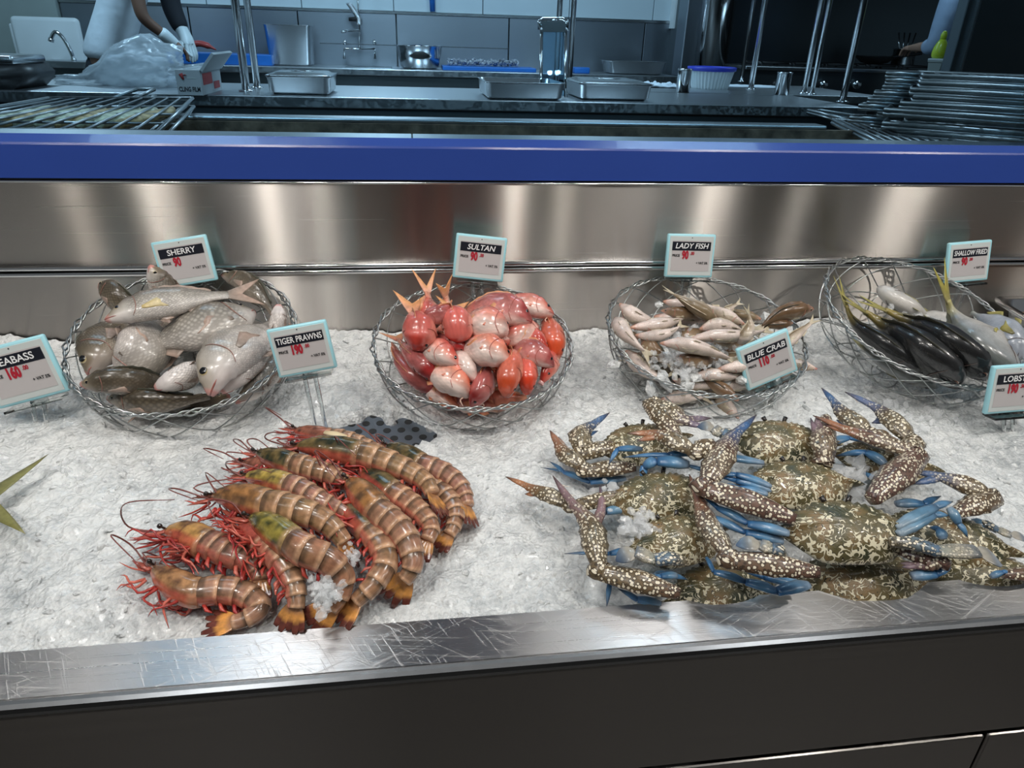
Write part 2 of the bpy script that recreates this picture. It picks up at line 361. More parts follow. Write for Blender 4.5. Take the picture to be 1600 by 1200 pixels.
def crab_shell():
    m, nt, b = new_mat('crab_shell'); L = nt.links
    u = N(nt, 'ShaderNodeAttribute', attribute_name='uvw'); sp = N(nt, 'ShaderNodeSeparateXYZ')
    c = N(nt, 'ShaderNodeAttribute', attribute_name='Col'); L.new(c.outputs['Vector'], sp.inputs[0])
    n = N(nt, 'ShaderNodeTexNoise', i_Scale=9.5, i_Detail=0.0, i_Distortion=1.6); L.new(u.outputs['Vector'], n.inputs['Vector'])
    n2 = N(nt, 'ShaderNodeTexNoise', i_Scale=15.0, i_Detail=0.0); L.new(u.outputs['Vector'], n2.inputs['Vector'])
    def mth(op, x, y_):
        q = N(nt, 'ShaderNodeMath', operation=op)
        for i_, v_ in enumerate((x, y_)):
            if hasattr(v_, 'links'): L.new(v_, q.inputs[i_])
            elif v_ is not None: q.inputs[i_].default_value = v_
        return q.outputs[0]
    ridge = mth('ABSOLUTE', mth('SUBTRACT', n.outputs['Fac'], .5), None)
    width = mth('ADD', mth('MULTIPLY', mth('SUBTRACT', n2.outputs['Fac'], .46), .34), mth('MULTIPLY', sp.outputs[0], .085))
    k = N(nt, 'ShaderNodeMath', operation='ADD'); L.new(mth('SUBTRACT', width, ridge), k.inputs[0]); k.inputs[1].default_value = .6      # above .6: pale worm lines and spots
    base = N(nt, 'ShaderNodeTexNoise', i_Scale=3.2, i_Detail=4.0); L.new(u.outputs['Vector'], base.inputs['Vector'])
    br = ramp(nt, [(0.34, (.05, .055, .03)), (0.5, (.13, .105, .045)), (0.68, (.25, .16, .075))]); L.new(base.outputs['Fac'], br.inputs[0])
    r1 = ramp(nt, [(.568, (0, 0, 0)), (.578, (1, 1, 1))]); r2 = ramp(nt, [(.598, (0, 0, 0)), (.606, (1, 1, 1))])
    L.new(k.outputs[0], r1.inputs[0]); L.new(k.outputs[0], r2.inputs[0])
    m1 = N(nt, 'ShaderNodeMix', data_type='RGBA'); L.new(r1.outputs[0], m1.inputs['Factor']); L.new(br.outputs[0], m1.inputs['A']); m1.inputs['B'].default_value = (.018, .016, .012, 1)
    m2 = N(nt, 'ShaderNodeMix', data_type='RGBA'); L.new(r2.outputs[0], m2.inputs['Factor']); L.new(m1.outputs['Result'], m2.inputs['A']); m2.inputs['B'].default_value = (.72, .66, .48, 1)
    L.new(m2.outputs['Result'], b.inputs['Base Color']); b.inputs['Roughness'].default_value = .38; b.inputs['Coat Weight'].default_value = .25
    bn = N(nt, 'ShaderNodeTexNoise', i_Scale=40.0, i_Detail=3.0); L.new(u.outputs['Vector'], bn.inputs['Vector'])
    bp = N(nt, 'ShaderNodeBump', i_Strength=.35, i_Distance=.002); L.new(bn.outputs['Fac'], bp.inputs['Height']); L.new(bp.outputs[0], b.inputs['Normal'])
    MATS['crab_shell'] = m
crab_shell()
# ================================================================== STRUCTURE
def struct(name, geo, mat, label=None, **kw): return tag(single(name, geo, mat, None, None, **kw), label, None, None, 'structure')
XL, XR = -2.6, 3.4
struct('floor', box(-7, 9, -3.5, 9, 0.30, 0.35), 'dark_floor', smooth=False)
struct('wall_hall', box(-7, 9, -3.5, -3.4, 0.35, 3.4), 'hall_wall', smooth=False)
# front of the ice counter
rt = 0.012
prof = [(0.614, 0.896), (0.614, 0.8985), (0.552, 0.8985), (0.546, 0.8975), (0.5425, 0.8945), (0.541, 0.890), (0.541, 0.886), (0.552, 0.886), (0.614, 0.896)]
ledge = ([Vector((x, y, z)) for x in (XL, XR) for y, z in prof[:-1]], [])
nP = len(prof) - 1
ledge = (ledge[0], [(i, (i + 1) % nP, nP + (i + 1) % nP, nP + i) for i in range(nP)] + [tuple(range(nP)), tuple(range(2 * nP - 1, nP - 1, -1))])
fc = empty('ice_counter', (0, 0.56, 0.35), 'long stainless steel ice counter with scratched front ledge and dark front panels', 'counter')
obj('ledge_lip', ledge, 'steel_plain', fc, smooth=False)
obj('front_ledge', box(XL, XR, .551, .614, .8965, .9, .0), 'steel_ledge', fc, smooth=False)
obj('upper_front_panel', box(XL, XR, 0.5425, 0.60, 0.705, 0.8855, .001), 'steel_front', fc, smooth=False)
sx = G(1548, 1165, 0.69).x
for x0, x1 in ((XL, sx - 1.215), (sx - 1.21, sx - .0025), (sx + .0025, XR)):
    obj('lower_front_panel', box(x0, x1, 0.541, 0.60, 0.42, 0.697, .003), 'steel_front', fc, smooth=False)
obj('panel_gap', box(XL, XR, 0.575, 0.605, 0.42, 0.71), 'black_gap', fc, smooth=False)
obj('kick_plate', box(XL, XR, 0.62, 0.64, 0.35, 0.42), 'steel_dark', fc, smooth=False)
obj('tray_floor', box(XL, XR, 0.612, 1.30, 0.80, 0.81), 'steel_plain', fc, smooth=False)
# back upstand: two brushed panels with a rolled double bead, then the blue beam
YB = 1.30
bw = empty('back_panel', (0, YB, 0.8), None, None); bw['kind'] = 'structure'; bw.name = 'wall_back_panel'
obj('lower_panel', box(XL, XR, YB, YB + .012, 0.81, 1.099, 0), 'steel_back', bw, smooth=False)
obj('upper_panel', box(XL, XR, YB + .004, YB + .016, 1.115, 1.2605, 0), 'steel_back', bw, smooth=False)
for zc in (1.1125, 1.1015):
    obj('bead', tube([Vector((XL, YB - .001, zc)), Vector((XR, YB - .001, zc))], 0.0048, 12), 'steel_shine', bw)
obj('top_hem', tube([Vector((XL, YB + .004, 1.261)), Vector((XR, YB + .004, 1.261))], 0.0022, 10), 'steel_shine', bw)
bb = empty('counter_beam', (0, 1.33, 1.26), 'glossy blue painted beam running along the top of the steel back panel', 'beam')
bp_ = [(1.304, 1.2665), (1.304, 1.320), (1.3055, 1.3235), (1.328, 1.3345), (1.328, 1.2665)]
obj('painted_beam', ([Vector((x, y, z)) for x in (XL, XR) for y, z in bp_], [(0, 1, 6, 5), (1, 2, 7, 6), (2, 3, 8, 7), (3, 4, 9, 8), (4, 0, 5, 9), (4, 3, 2, 1, 0), (5, 6, 7, 8, 9)]), 'blue_paint', bb, smooth=False)
obj('shadow_gap', box(XL, XR, 1.312, 1.326, 1.255, 1.2665), 'black_gap', bb, smooth=False)  # near-black strip puts the shade under the beam into the colour
x0 = W(644, 212, 1.36).x
for a, b in ((XL, x0 - .0008), (x0 + .0008, XR)):
    obj('steel_cap', box(a, b, 1.3285, 1.415, 1.322, 1.3315, .001, 1), 'steel_table', bb, smooth=False)
gl = single('window_1', box(XL, XR, 1.3395, 1.3455, 1.332, 2.3), 'screen_glass', None, None, smooth=False); tag(gl, 'blue tinted glass screen standing on the beam', None, None, 'structure')
# grill trough
gt = empty('grill_trough', (0, 1.7, 1.0), 'long charred charcoal grill trough with bright steel back rail', 'grill')
YG, ZG = 1.96, 1.292
obj('front_wall', box(XL, XR, 1.40, 1.412, 1.05, 1.322), 'char', gt, smooth=False)
obj('back_wall', box(XL, 1.55, YG - .02, YG, 1.05, ZG), 'char', gt, smooth=False)
obj('ash_bed', box(XL, XR, 1.412, YG - .02, 1.05, 1.12), 'char', gt, smooth=False)
rx = W(1290, 200, YG).x
obj('back_rail', box(XL, rx, YG - .008, YG + .055, ZG, ZG + .011, .004), 'steel_table', gt, smooth=False)
obj('rail_face', box(XL, rx, YG + .02, YG + .05, 0.6, ZG), 'steel_dark', gt, smooth=False)
# kitchen shell
ZT = 1.25
struct('wall_kitchen', box(-4.5, 7.5, 6.66, 6.8, 0.35, 3.4), 'grout', smooth=False)
struct('wall_side', xf(box(-.05, .05, -4.5, 4.5, 0.35, 3.4), Matrix.Translation((-3.9, 5.3, 0))), 'beige_wall', smooth=False)
struct('wall_niche', box(-4.5, W(100, 50, 6.6).x, 6.56, 6.62, 0.35, 3.4), 'beige_wall', smooth=False)
# steel lower wall panels and white tile field above
kw = empty('steel_wall_cladding', (0, 6.62, 1.2), None, None); kw['kind'] = 'structure'; kw.name = 'wall_cladding'
zs = W(700, 22, 6.6).z
jx = [W(x, 60, 6.6).x for x in (105, 300, 468, 620, 795, 880, 1006, 1065)]
for a, b in zip(jx, jx[1:]): obj('steel_panel', box(a + .004, b - .004, 6.60, 6.66, 1.2, zs - .012, .003), 'steel_wall', kw, smooth=False)
obj('cladding_trim', box(jx[0], jx[-1], 6.592, 6.66, zs - .012, zs + .006), 'steel_plain', kw, smooth=False)
obj('horizontal_seam', box(W(500, 70, 6.6).x, W(795, 70, 6.6).x, 6.597, 6.602, W(600, 70, 6.6).z - .004, W(600, 70, 6.6).z + .002), 'steel_plain', kw, smooth=False)
tx0, tx1 = jx[0], W(1052, 20, 6.6).x
tw = (W(615, 10, 6.6).x - W(471, 10, 6.6).x)
x = W(471, 10, 6.6).x - 3 * tw; tile_me = None
while x < tx1:
    for rrow in range(4):
        z = zs + .008 + rrow * .205; e = min(x + tw, tx1)
        obj('wall_tile', box(x + .003, e - .003, 6.612, 6.662, z, z + .2, .003, 1), 'tile_white', kw, smooth=False)
    x += tw
struct('trim_1', box(W(1054, 20, 6.5).x, W(1062, 20, 6.5).x, 6.5, 6.66, zs - .05, 3.0), 'white_plastic', smooth=False)
struct('wall_cooking', box(W(1066, 50, 6.3).x, 7.5, 6.3, 6.66, 0.35, 3.4), 'steel_dark', smooth=False)
# shiny steel column / duct
c0, c1 = W(1092, 60, 6.0), W(1140, 60, 6.0)
struct('trim_2', loft([[Vector((lerp(c0.x, c1.x, .5) + (c1.x - c0.x) * .5 * math.cos(a), 6.0 + .12 * math.sin(a), z)) for a in [2 * math.pi * k / 28 for k in range(28)]] for z in (1.3, 3.2)]), 'steel_shine')
p0 = W(1066, 50, 6.15); p1 = W(1094, 50, 6.15)
struct('trim_3', box(p0.x, p1.x, 6.1, 6.3, .35, 3.3, .01), 'steel_wall', smooth=False)
# dark steel partition on the right
q = W(1484, 110, 2.75)
dp = empty('partition', (q.x + .5, 2.75, .35)); dp['kind'] = 'structure'; dp.name = 'wall_partition'
obj('partition_face', box(q.x + .035, 4.4, 2.74, 2.80, 0.35, 3.0, .004), 'steel_dark', dp, smooth=False)
obj('partition_edge', box(q.x - .005, q.x + .04, 2.745, 2.80, 0.35, 3.0, .003), 'steel_dark', dp, smooth=False)
obj('edge_bead', box(q.x + .030, q.x + .037, 2.73, 2.75, 0.35, 3.0), 'steel_plain', dp, smooth=False)

# ================================================================== ICE
hole_c = P(562, 672, 0)
def ice_h(x, y):
    h = icez(y) + noise.fractal(Vector((x * 6, y * 6, 1.3)), 1.0, 2.0, 3) * .010 + noise.fractal(Vector((x * 38, y * 38, 4.3)), .8, 2.1, 3) * .0045 + noise.noise(Vector((x * 150, y * 150, 2.1))) * .0022
    d = noise.voronoi(Vector((x * 62, y * 62, .5)))[0]; h += (.5 - d[0]) * .006
    if y > 1.2: h += (y - 1.2) * .16 * (0.6 + noise.noise(Vector((x * 9, 2, 0))))
    e = math.hypot((x - hole_c.x - .03) / .080, (y - hole_c.y) / .050) + noise.noise(Vector((x * 30, y * 30, 7))) * .55
    if e < 1.15: h -= .060 * min(1, (1.15 - e) / .3)
    if y < .64: h = min(h, .893)
    return h
xs = np.concatenate([np.arange(XL, -1.0, .02), np.arange(-1.0, 1.75, .0052), np.arange(1.75, XR, .02)]); ys = np.arange(.6145, 1.30, .0052)
V = [Vector((float(a), float(b), ice_h(float(a), float(b)))) for b in ys for a in xs]; nx = len(xs)
Fc = [(j * nx + i, j * nx + i + 1, (j + 1) * nx + i + 1, (j + 1) * nx + i) for j in range(len(ys) - 1) for i in range(nx - 1)]
tag(obj('ice_bed', (V, Fc), 'crushed_ice', origin=Vector((0, .95, .88))), 'bed of white crushed ice filling the steel counter', 'ice', kind='stuff')
def chunk(c, r, flat=.7):
    bm = bmesh.new(); bmesh.ops.create_icosphere(bm, subdivisions=1, radius=1)
    M = Matrix.Rotation(random.uniform(0, 6.28), 3, Vector((random.uniform(-1, 1), random.uniform(-1, 1), random.uniform(-1, 1))).normalized())
    sc = Vector((r * random.uniform(.7, 1.3), r * random.uniform(.6, 1.1), r * flat * random.uniform(.6, 1.1)))
    for v in bm.verts:
        w = v.co * random.uniform(.7, 1.2); w = M @ Vector((w.x * sc.x, w.y * sc.y, w.z * sc.z)); v.co = w + c
    g = ([v.co.copy() for v in bm.verts], [tuple(v.index for v in f.verts) for f in bm.faces]); bm.free(); return g
def chips(name, label, spots, mat, smooth=False): return tag(obj(name, merge(*[chunk(*s) for s in spots]), mat, origin=spots[0][0], smooth=smooth), label, 'ice', kind='stuff')
sp = []
for _ in range(2600):
    x, y = random.uniform(-1.0, 1.6), random.uniform(.625, 1.29); sp.append((Vector((x, y, ice_h(x, y) - .001)), random.uniform(.003, .0075), .45))
chips('ice_grains', 'loose frosty ice crumbs scattered over the ice bed', sp, 'crushed_ice')
sp = []
for _ in range(700):
    x, y = random.uniform(-1.0, 1.6), random.uniform(.625, 1.29)
    if noise.noise(Vector((x * 4, y * 4, 9))) < -.05: continue
    sp.append((Vector((x, y, ice_h(x, y) + .001)), random.uniform(.003, .010), .6))
for (cx, cy, sx_, sy_, n) in ((1440, 630, 70, 35, 60), (1420, 660, 60, 30, 30), (760, 660, 120, 30, 25), (120, 740, 60, 40, 16), (560, 640, 50, 14, 16)):
    for _ in range(n):
        p = P(cx + random.gauss(0, sx_ * .6), cy + random.gauss(0, sy_ * .6), 0)
        if .62 < p.y < 1.28: sp.append((Vector((p.x, p.y, ice_h(p.x, p.y) + .004)), random.uniform(.005, .012)))
chips('clear_ice_lumps', 'clear melting ice lumps lying on the ice bed', sp, 'clear_ice')
# perforated drain plate showing through the melted hole
pc = Vector((hole_c.x + .03, hole_c.y, icez(hole_c.y) - .018))
dpn = empty('drain_plate', pc, 'perforated blue-grey drain plate showing in the melted hole above the prawns', 'drain plate')
def onplate(x, y, dz): return Vector((pc.x + x, pc.y + y, pc.z + dz + ICES * y))
obj('plate', ([onplate(x, y, z) for z in (0, -.003) for x, y in ((-.13, -.08), (.13, -.08), (.13, .08), (-.13, .08))], [(0, 1, 2, 3), (7, 6, 5, 4), (0, 4, 5, 1), (1, 5, 6, 2), (2, 6, 7, 3), (3, 7, 4, 0)]), 'plate_blue', dpn, smooth=False)
for i in range(-5, 6):
    for j in range(-3, 4):
        hx, hy = i * .023 + (j % 2) * .0115, j * .021
        obj('drain_hole', loft([[onplate(hx + .0065 * math.cos(a), hy + .0065 * math.sin(a), dz) for a in [k * math.pi / 5 for k in range(10)]] for dz in (.0003, .0008)]), 'drain_hole', dpn, smooth=False)

# ================================================================== KITCHEN
YP = 3.30
ps = empty('pass_table', (0, YP + .4, .35), 'long stainless steel pass table with a dark apron behind the grill', 'table')
pxr = G(1335, 165, ZT)
obj('tabletop', box(-3.4, pxr.x, YP, YP + .75, ZT - .045, ZT, .004), 'steel_table', ps, smooth=False)
obj('apron', box(-3.4, pxr.x - .02, YP + .03, YP + .07, .45, ZT - .045), 'steel_dark', ps, smooth=False)
for lx in (-3.2, -1.2, .8, pxr.x - .12): obj('leg', box(lx, lx + .05, YP + .65, YP + .70, .35, ZT - .045), 'steel_dark', ps, smooth=False)
a_, b_ = G(1000, 135, ZT), G(1215, 140, ZT)
rt_ = empty('side_table', Vector((2.2, 4.6, .35)), 'steel side table behind the pass table under the ribbed tub', 'table')
obj('tabletop', box(1.30, 2.75, YP + .78, 5.05, ZT - .04, ZT, .004), 'steel_table', rt_, smooth=False)
for lx_, ly_ in ((1.34, 4.12), (2.66, 4.12), (1.34, 4.96), (2.66, 4.96)): obj('leg', box(lx_, lx_ + .05, ly_, ly_ + .05, .35, ZT - .04), 'steel_dark', rt_, smooth=False)
YC = G(560, 107, ZT).y
ct = empty('sink_counter', (0, YC + .3, .35), 'steel sink counter running along the back wall of the kitchen', 'counter')
cx0, cx1 = W(60, 105, YC).x, W(1065, 105, YC).x
obj('worktop', box(cx0, cx1, YC, 6.60, ZT - .05, ZT, .006), 'steel_table', ct, smooth=False)
obj('front_apron', box(cx0, cx1, YC + .03, YC + .06, .5, ZT - .05), 'steel_dark', ct, smooth=False)
s0, s1 = W(540, 98, YC + .25), W(612, 98, YC + .25)
obj('sink_bowl', box(s0.x, s1.x, YC + .12, YC + .42, ZT - .02, ZT + .004, .004), 'steel_dark', ct, smooth=False)
for lx in (cx0 + .05, cx1 - .1): obj('leg', box(lx, lx + .05, YC + .1, YC + .15, .35, .5), 'steel_dark', ct, smooth=False)
def post(px, py, label, r=.018):
    b = G(px, py, ZT); r *= .82; t = empty('steel_post', b, label, 'post', 'posts rising from the pass table')
    obj('tube', tube([b + Vector((0, 0, .0)), b + Vector((0, 0, 1.3))], r, 14), 'steel_plain', t)
    obj('foot_flange', lathe([(r * 1.9, 0), (r * 1.9, .006), (r * 1.1, .010)], 16, b), 'steel_shine', t)
post(385, 143, 'left post of the pair standing beside the cling film box', .021); post(402, 138, 'right post of the pair standing beside the cling film box', .019)
post(868, 140, 'steel post behind the bent steel stand, left of its pair', .017); post(889, 140, 'steel post behind the bent steel stand, right of its pair', .017)
post(1158, 128, 'slim post right of the white tub, standing further back', .017); post(1173, 140, 'post standing in front of the white tub towel', .02)
post(1256, 146, 'left post of the pair beside the steel beaker', .02); post(1268, 148, 'right post of the pair beside the steel beaker', .017)
post(1316, 160, 'rightmost post at the end of the pass table', .02)

def gn_pan(label, pxl, pxr_, pyb, hpx, z, depth=.30, lid=False, taper=.93, group=None, mat='steel_plain', yaw=0.0, Yf=None):
    a, b = (G(pxl, pyb, z), G(pxr_, pyb, z)) if Yf is None else (W(pxl, pyb, Yf), W(pxr_, pyb, Yf)); k = mpp(a); h = hpx * k
    w = (b.x - a.x); c = Vector(((a.x + b.x) / 2, min(a.y, b.y) + depth / 2, z))
    t = empty('gastronorm_pan', c, label, 'pan', group)
    def ring(sx, sy, zz, n=6):
        out = []; r = .028
        for (cx, cy, a0) in ((sx - r, sy - r, 0), (-sx + r, sy - r, 90), (-sx + r, -sy + r, 180), (sx - r, -sy + r, 270)):
            for q in range(n): an = R(a0 + 90 * q / (n - 1)); out.append(c + Matrix.Rotation(yaw, 3, 'Z') @ Vector((cx + r * math.cos(an), cy + r * math.sin(an), zz)))
        return out
    X, Y = w / 2, depth / 2
    rings = [ring(X * taper * .9, Y * taper * .9, .0), ring(X * taper, Y * taper, .012), ring(X * .965, Y * .965, h - .006), ring(X * 1.0, Y, h - .003), ring(X, Y, h), ring(X * .94, Y * .94, h), ring(X * taper * .95, Y * taper * .95, .02), ring(X * .5, Y * .5, .016)]
    obj('pan_body', loft(rings), mat, t)
    if lid:
        l = obj('lid', loft([ring(X * 1.01, Y * 1.01, h + .001), ring(X * 1.01, Y * 1.01, h + .004), ring(X * .86, Y * .86, h + .006), ring(X * .78, Y * .74, h + .014), ring(X * .5, Y * .5, h + .015)]), mat, t)
        obj('lid_handle', loft([ring(X * .34, Y * .3, h + .016), ring(X * .30, Y * .26, h + .009 + .010), ring(X * .2, Y * .16, h + .012)]), 'steel_shine', l)
    return t
gn_pan('small lidded steel food pan on the pass table right of the left posts', 416, 522, 148, 27, ZT, .32, True)
gn_pan('open empty steel pan on the pass table at the bent steel stand', 757, 878, 156, 26, ZT, .40)
gn_pan('lidded steel pan on the pass table right of the bent steel stand', 905, 1012, 157, 24, ZT, .42, True)
gn_pan('tall deep steel pan standing on the back counter', 416, 490, 100, 58, ZT, .30, False, .86, Yf=YC + .12)
gn_pan('wide shallow steel pan on the back counter beside the white cloth', 950, 1042, 112, 19, ZT, .30, False, .88, Yf=YC + .1)
# mixing bowl
c = W(656, 103, YC + .26); c.z = ZT; k = mpp(c)
t = empty('mixing_bowl', c, 'round polished steel mixing bowl on the back counter', 'bowl')
obj('bowl_shell', lathe([(24 * k, 0), (29 * k, .01), (33 * k, 18 * k), (35 * k, 31 * k), (38 * k, 32 * k), (38 * k, 33 * k), (34.5 * k, 33 * k), (31 * k, 18 * k), (26 * k, .02), (.01, .015)], 36, c), 'steel_shine', t)
# pre-rinse tap
b0 = W(570, 92, YC + .44); b0.z = ZT; k = mpp(b0); t = empty('pre_rinse_tap', b0, 'tall chrome pre-rinse tap with spring hose at the sink', 'tap')
def at_(px, py, dy=0): p = W(px, py, b0.y); p.y += dy; return p
obj('bridge', tube([at_(538, 92), at_(538, 76), at_(586, 76), at_(586, 92)], .010, 8), 'steel_shine', t)
obj('riser', tube([at_(561, 76), at_(562, 48), at_(560, 20), at_(556, -60)], .008, 8), 'steel_shine', t)
obj('swing_spout', tube([at_(562, 48), at_(545, 48, -.1), at_(538, 50, -.2)], .010, 8), 'steel_shine', t)
pts = []
for i in range(160): s = i / 159; a = s * 2 * math.pi * 16; p = at_(lerp(545, 561, min(1, s * 1.4)), lerp(5, 38, s)); pts.append(p + Vector((.02 * math.cos(a), .02 * math.sin(a), 0)))
obj('spring_hose', tube(pts, .006, 5), 'steel_shine', t)
obj('spray_head', tube([at_(560, 22), at_(556, 30), at_(545, 30)], [.018, .02, .014], 8), 'black_iron', t)
for hx in (539, 585): obj('tap_handle', tube([at_(hx, 70), at_(hx, 62)], [.016, .012], 8), 'steel_shine', t)
# boards
def board(label, x0, x1, py, dep, mat='blue_plastic', th=.022, dy=0.0):
    a, b = W(x0, py, YC + .06), W(x1, py, YC + .06); return single('cutting_board', box(a.x, b.x, a.y + dy, a.y + dy + dep, ZT, ZT + th, .006), mat, label, 'cutting board', smooth=False), a, b
board('thick blue cutting board under the gloved hands', 262, 425, 98, .34, th=.075)
o, a, b = board('blue cutting board covered with chopped grey fish', 692, 838, 112, .30, th=.03)
sp = [(Vector((random.uniform(a.x + .05, lerp(a.x, b.x, .82)), random.uniform(a.y + .05, a.y + .26), ZT + .045 + random.uniform(0, .03))), random.uniform(.012, .022)) for _ in range(170)]
tag(obj('chopped_fish', merge(*[chunk(*s) for s in sp]), 'grey_bits', origin=sp[0][0], smooth=False), 'heap of chopped grey fish pieces on the blue board', 'fish pieces', kind='stuff')
a, b = W(898, 110, YC + .1), W(922, 110, YC + .1); single('blue_sponge', box(a.x, b.x, a.y, a.y + .1, ZT, ZT + .045, .008), 'blue_plastic', 'small blue scouring block behind the lidded pan', 'sponge')
a = W(676, 18, 6.58); t = empty('squeegee', a, 'blue handle hanging on the white tiles', 'squeegee')
obj('handle', tube([a, a + Vector((-.01, 0, .3))], [.022, .026], 10), 'blue_plastic', t); obj('blade', box(a.x - .15, a.x + .13, a.y - .02, a.y + .02, a.z + .3, a.z + .36, .008), 'blue_plastic', t)
# bent steel stand
t = empty('bent_steel_stand', G(868, 155, ZT), 'bent steel frame stand with a sloping glass plate in front of the central posts', 'stand')
yb = G(868, 155, ZT).y
def st(px, py, dy=0): p = W(px, py, yb); p.y += dy; return p
for px0, px1 in ((846, 850), (884, 888)): obj('upright', tube([st(px0, 152), st(px0 + 1, 120, .03), st(px1, 44, .06)], .008, 8), 'steel_shine', t)
obj('top_cap', tube([st(848, 46, .06), st(848, 34, .06), st(852, 31, .09), st(884, 31, .09), st(889, 34, .06), st(889, 48, .06)], .014, 10), 'steel_shine', t)
obj('top_plate', ([st(848, 33, .05), st(889, 33, .05), st(889, 50, .05), st(848, 50, .05), st(848, 33, .06), st(889, 33, .06), st(889, 50, .06), st(848, 50, .06)], [(0, 1, 2, 3), (7, 6, 5, 4), (0, 4, 5, 1), (3, 2, 6, 7), (1, 5, 6, 2), (0, 3, 7, 4)]), 'steel_plain', t, smooth=False)
obj('plate', ([st(849, 50, .055), st(885, 50, .055), st(886, 150, .01), st(848, 150, .01), st(849, 50, .059), st(885, 50, .059), st(886, 150, .014), st(848, 150, .014)], [(0, 1, 2, 3), (7, 6, 5, 4), (0, 4, 5, 1), (3, 2, 6, 7), (1, 5, 6, 2), (0, 3, 7, 4)]), 'screen_glass', t, smooth=False)
# round white tub with blue rim
c = G(1112, 139, ZT); k = mpp(c); c.y += .04
t = empty('ribbed_tub', c, 'round white ribbed plastic tub with a blue rim', 'tub')
rr = []
for rad, z in ((27, 0), (28, 2), (34, 26)): rr.append([c + Vector(((rad + (.8 if j % 2 else -.5)) * k * math.cos(2 * math.pi * j / 72), (rad + (.8 if j % 2 else -.5)) * k * math.sin(2 * math.pi * j / 72), z * k)) for j in range(72)])
obj('tub_wall', loft(rr), 'white_tub', t, smooth=False)
obj('rim', lathe([(34 * k, 25 * k), (37 * k, 26 * k), (37.5 * k, 31 * k), (34 * k, 31.5 * k), (33 * k, 27 * k)], 40, c), 'deep_blue', t)
def beaker(px, py, wpx, hpx, label):
    c = G(px, py, ZT); k = mpp(c); c.y += wpx * k / 2; r = wpx * k / 2; t = empty('steel_beaker', c, label, 'beaker')
    obj('beaker_wall', lathe([(r, 0), (r, hpx * k - .006), (r * 1.06, hpx * k), (r * .92, hpx * k), (r * .9, .01)], 24, c), 'steel_shine', t)
    obj('beaker_rim', lathe([(r * 1.05, hpx * k - .004), (r * 1.09, hpx * k), (r * 1.05, hpx * k + .004), (r * .95, hpx * k + .002)], 24, c), 'steel_shine', t)
beaker(1070, 145, 21, 33, 'small steel beaker left of the white tub'); beaker(1226, 149, 22, 32, 'steel beaker standing left of a post pair on the pass table')
def cloth(name, label, cpx, cpy, hx, hy, z, amp, mat='white_cloth'):
    c = G(cpx, cpy, z); n = 26; top = []
    for i in range(n):
        for j in range(n):
            u, v = i / (n - 1) * 2 - 1, j / (n - 1) * 2 - 1; e = max(abs(u), abs(v)); jit = 1 + .12 * noise.noise(Vector((u * 3, v * 3, cpx)))
            top.append(c + Vector((u * hx * jit, v * hy * jit, .008 + amp * abs(noise.noise(Vector((u * 3.3, v * 2.4, cpx * .1)))) * (1.2 - e))))
    fs = [(i * n + j, i * n + j + 1, (i + 1) * n + j + 1, (i + 1) * n + j) for i in range(n - 1) for j in range(n - 1)]
    bot = [Vector((p.x, p.y, p.z - .006)) for p in top]; k = n * n
    fs = [f[::-1] for f in fs] + [tuple(q + k for q in f) for f in fs]
    for i in range(n - 1):
        for a_, b_ in ((i, i + 1), ((i + 1) * n, i * n), ((n - 1) * n + i + 1, (n - 1) * n + i), (i * n + n - 1, (i + 1) * n + n - 1)): fs.append((a_, b_, b_ + k, a_ + k))
    return single(name, (top + bot, fs), mat, label, 'cloth')
cloth('dish_cloth', 'crumpled white cloth lying beside the shallow back pan', 1030, 136, .12, .10, ZT, .05); cloth('dish_cloth', 'flat white towel under the ribbed tub', 1160, 136, .24, .12, ZT, .015)
# cling film box
a, b = G(279, 149, ZT), G(320, 149, ZT); k = mpp(a); h = 37 * k; w = b.x - a.x; dpt = .34
t = empty('cling_film_box', Vector(((a.x + b.x) / 2, a.y + dpt / 2, ZT)), 'white cling film box with a red print and its flap up', 'box'); y0 = a.y
obj('carton', box(a.x, b.x, y0, y0 + dpt, ZT, ZT + h, .002), 'cardboard', t, smooth=False)
obj('film_roll', tube([Vector((a.x + .04, y0 + .02, ZT + h + .004)), Vector((a.x + .04, y0 + dpt - .02, ZT + h + .004))], .012, 10), 'film_bag', t)
obj('flap', xf(box(0, .012, 0, dpt, 0, 33 * k, .001), Matrix.Translation((b.x, y0, ZT + h)) @ Matrix.Rotation(R(40), 4, 'Y')), 'cardboard', t, smooth=False)
obj('side_print', box(b.x, b.x + .0015, y0 + .03, y0 + .18, ZT + h * .4, ZT + h * .85), 'print_red', t, smooth=False)
obj('side_print', box(b.x, b.x + .0015, y0 + .20, y0 + .30, ZT + h * .15, ZT + h * .45), 'print_red', t, smooth=False)
def text(body, size, mat, M, parent, bold=0.0, shear=0.0, width=None, align='CENTER', name='lettering', sx=1.0):
    cu = bpy.data.curves.new('t', 'FONT'); cu.body = body; cu.size = size; cu.align_x = align; cu.align_y = 'CENTER'; cu.offset = bold * size; cu.shear = shear; cu.extrude = 0.00015; cu.resolution_u = 3
    to = bpy.data.objects.new('t', cu); COL.objects.link(to); dg = bpy.context.evaluated_depsgraph_get()
    me = bpy.data.meshes.new_from_object(to.evaluated_get(dg)); bpy.data.objects.remove(to); bpy.data.curves.remove(cu)
    vs = [v.co.copy() for v in me.vertices]; fs = [tuple(p.vertices) for p in me.polygons]; bpy.data.meshes.remove(me)
    w_ = max(v.x for v in vs) - min(v.x for v in vs)
    kx = (width / w_ if width and w_ > width else 1.0) * sx
    for v in vs: v.x *= kx
    return obj(name, ([M @ v for v in vs], fs), mat, parent, smooth=False)
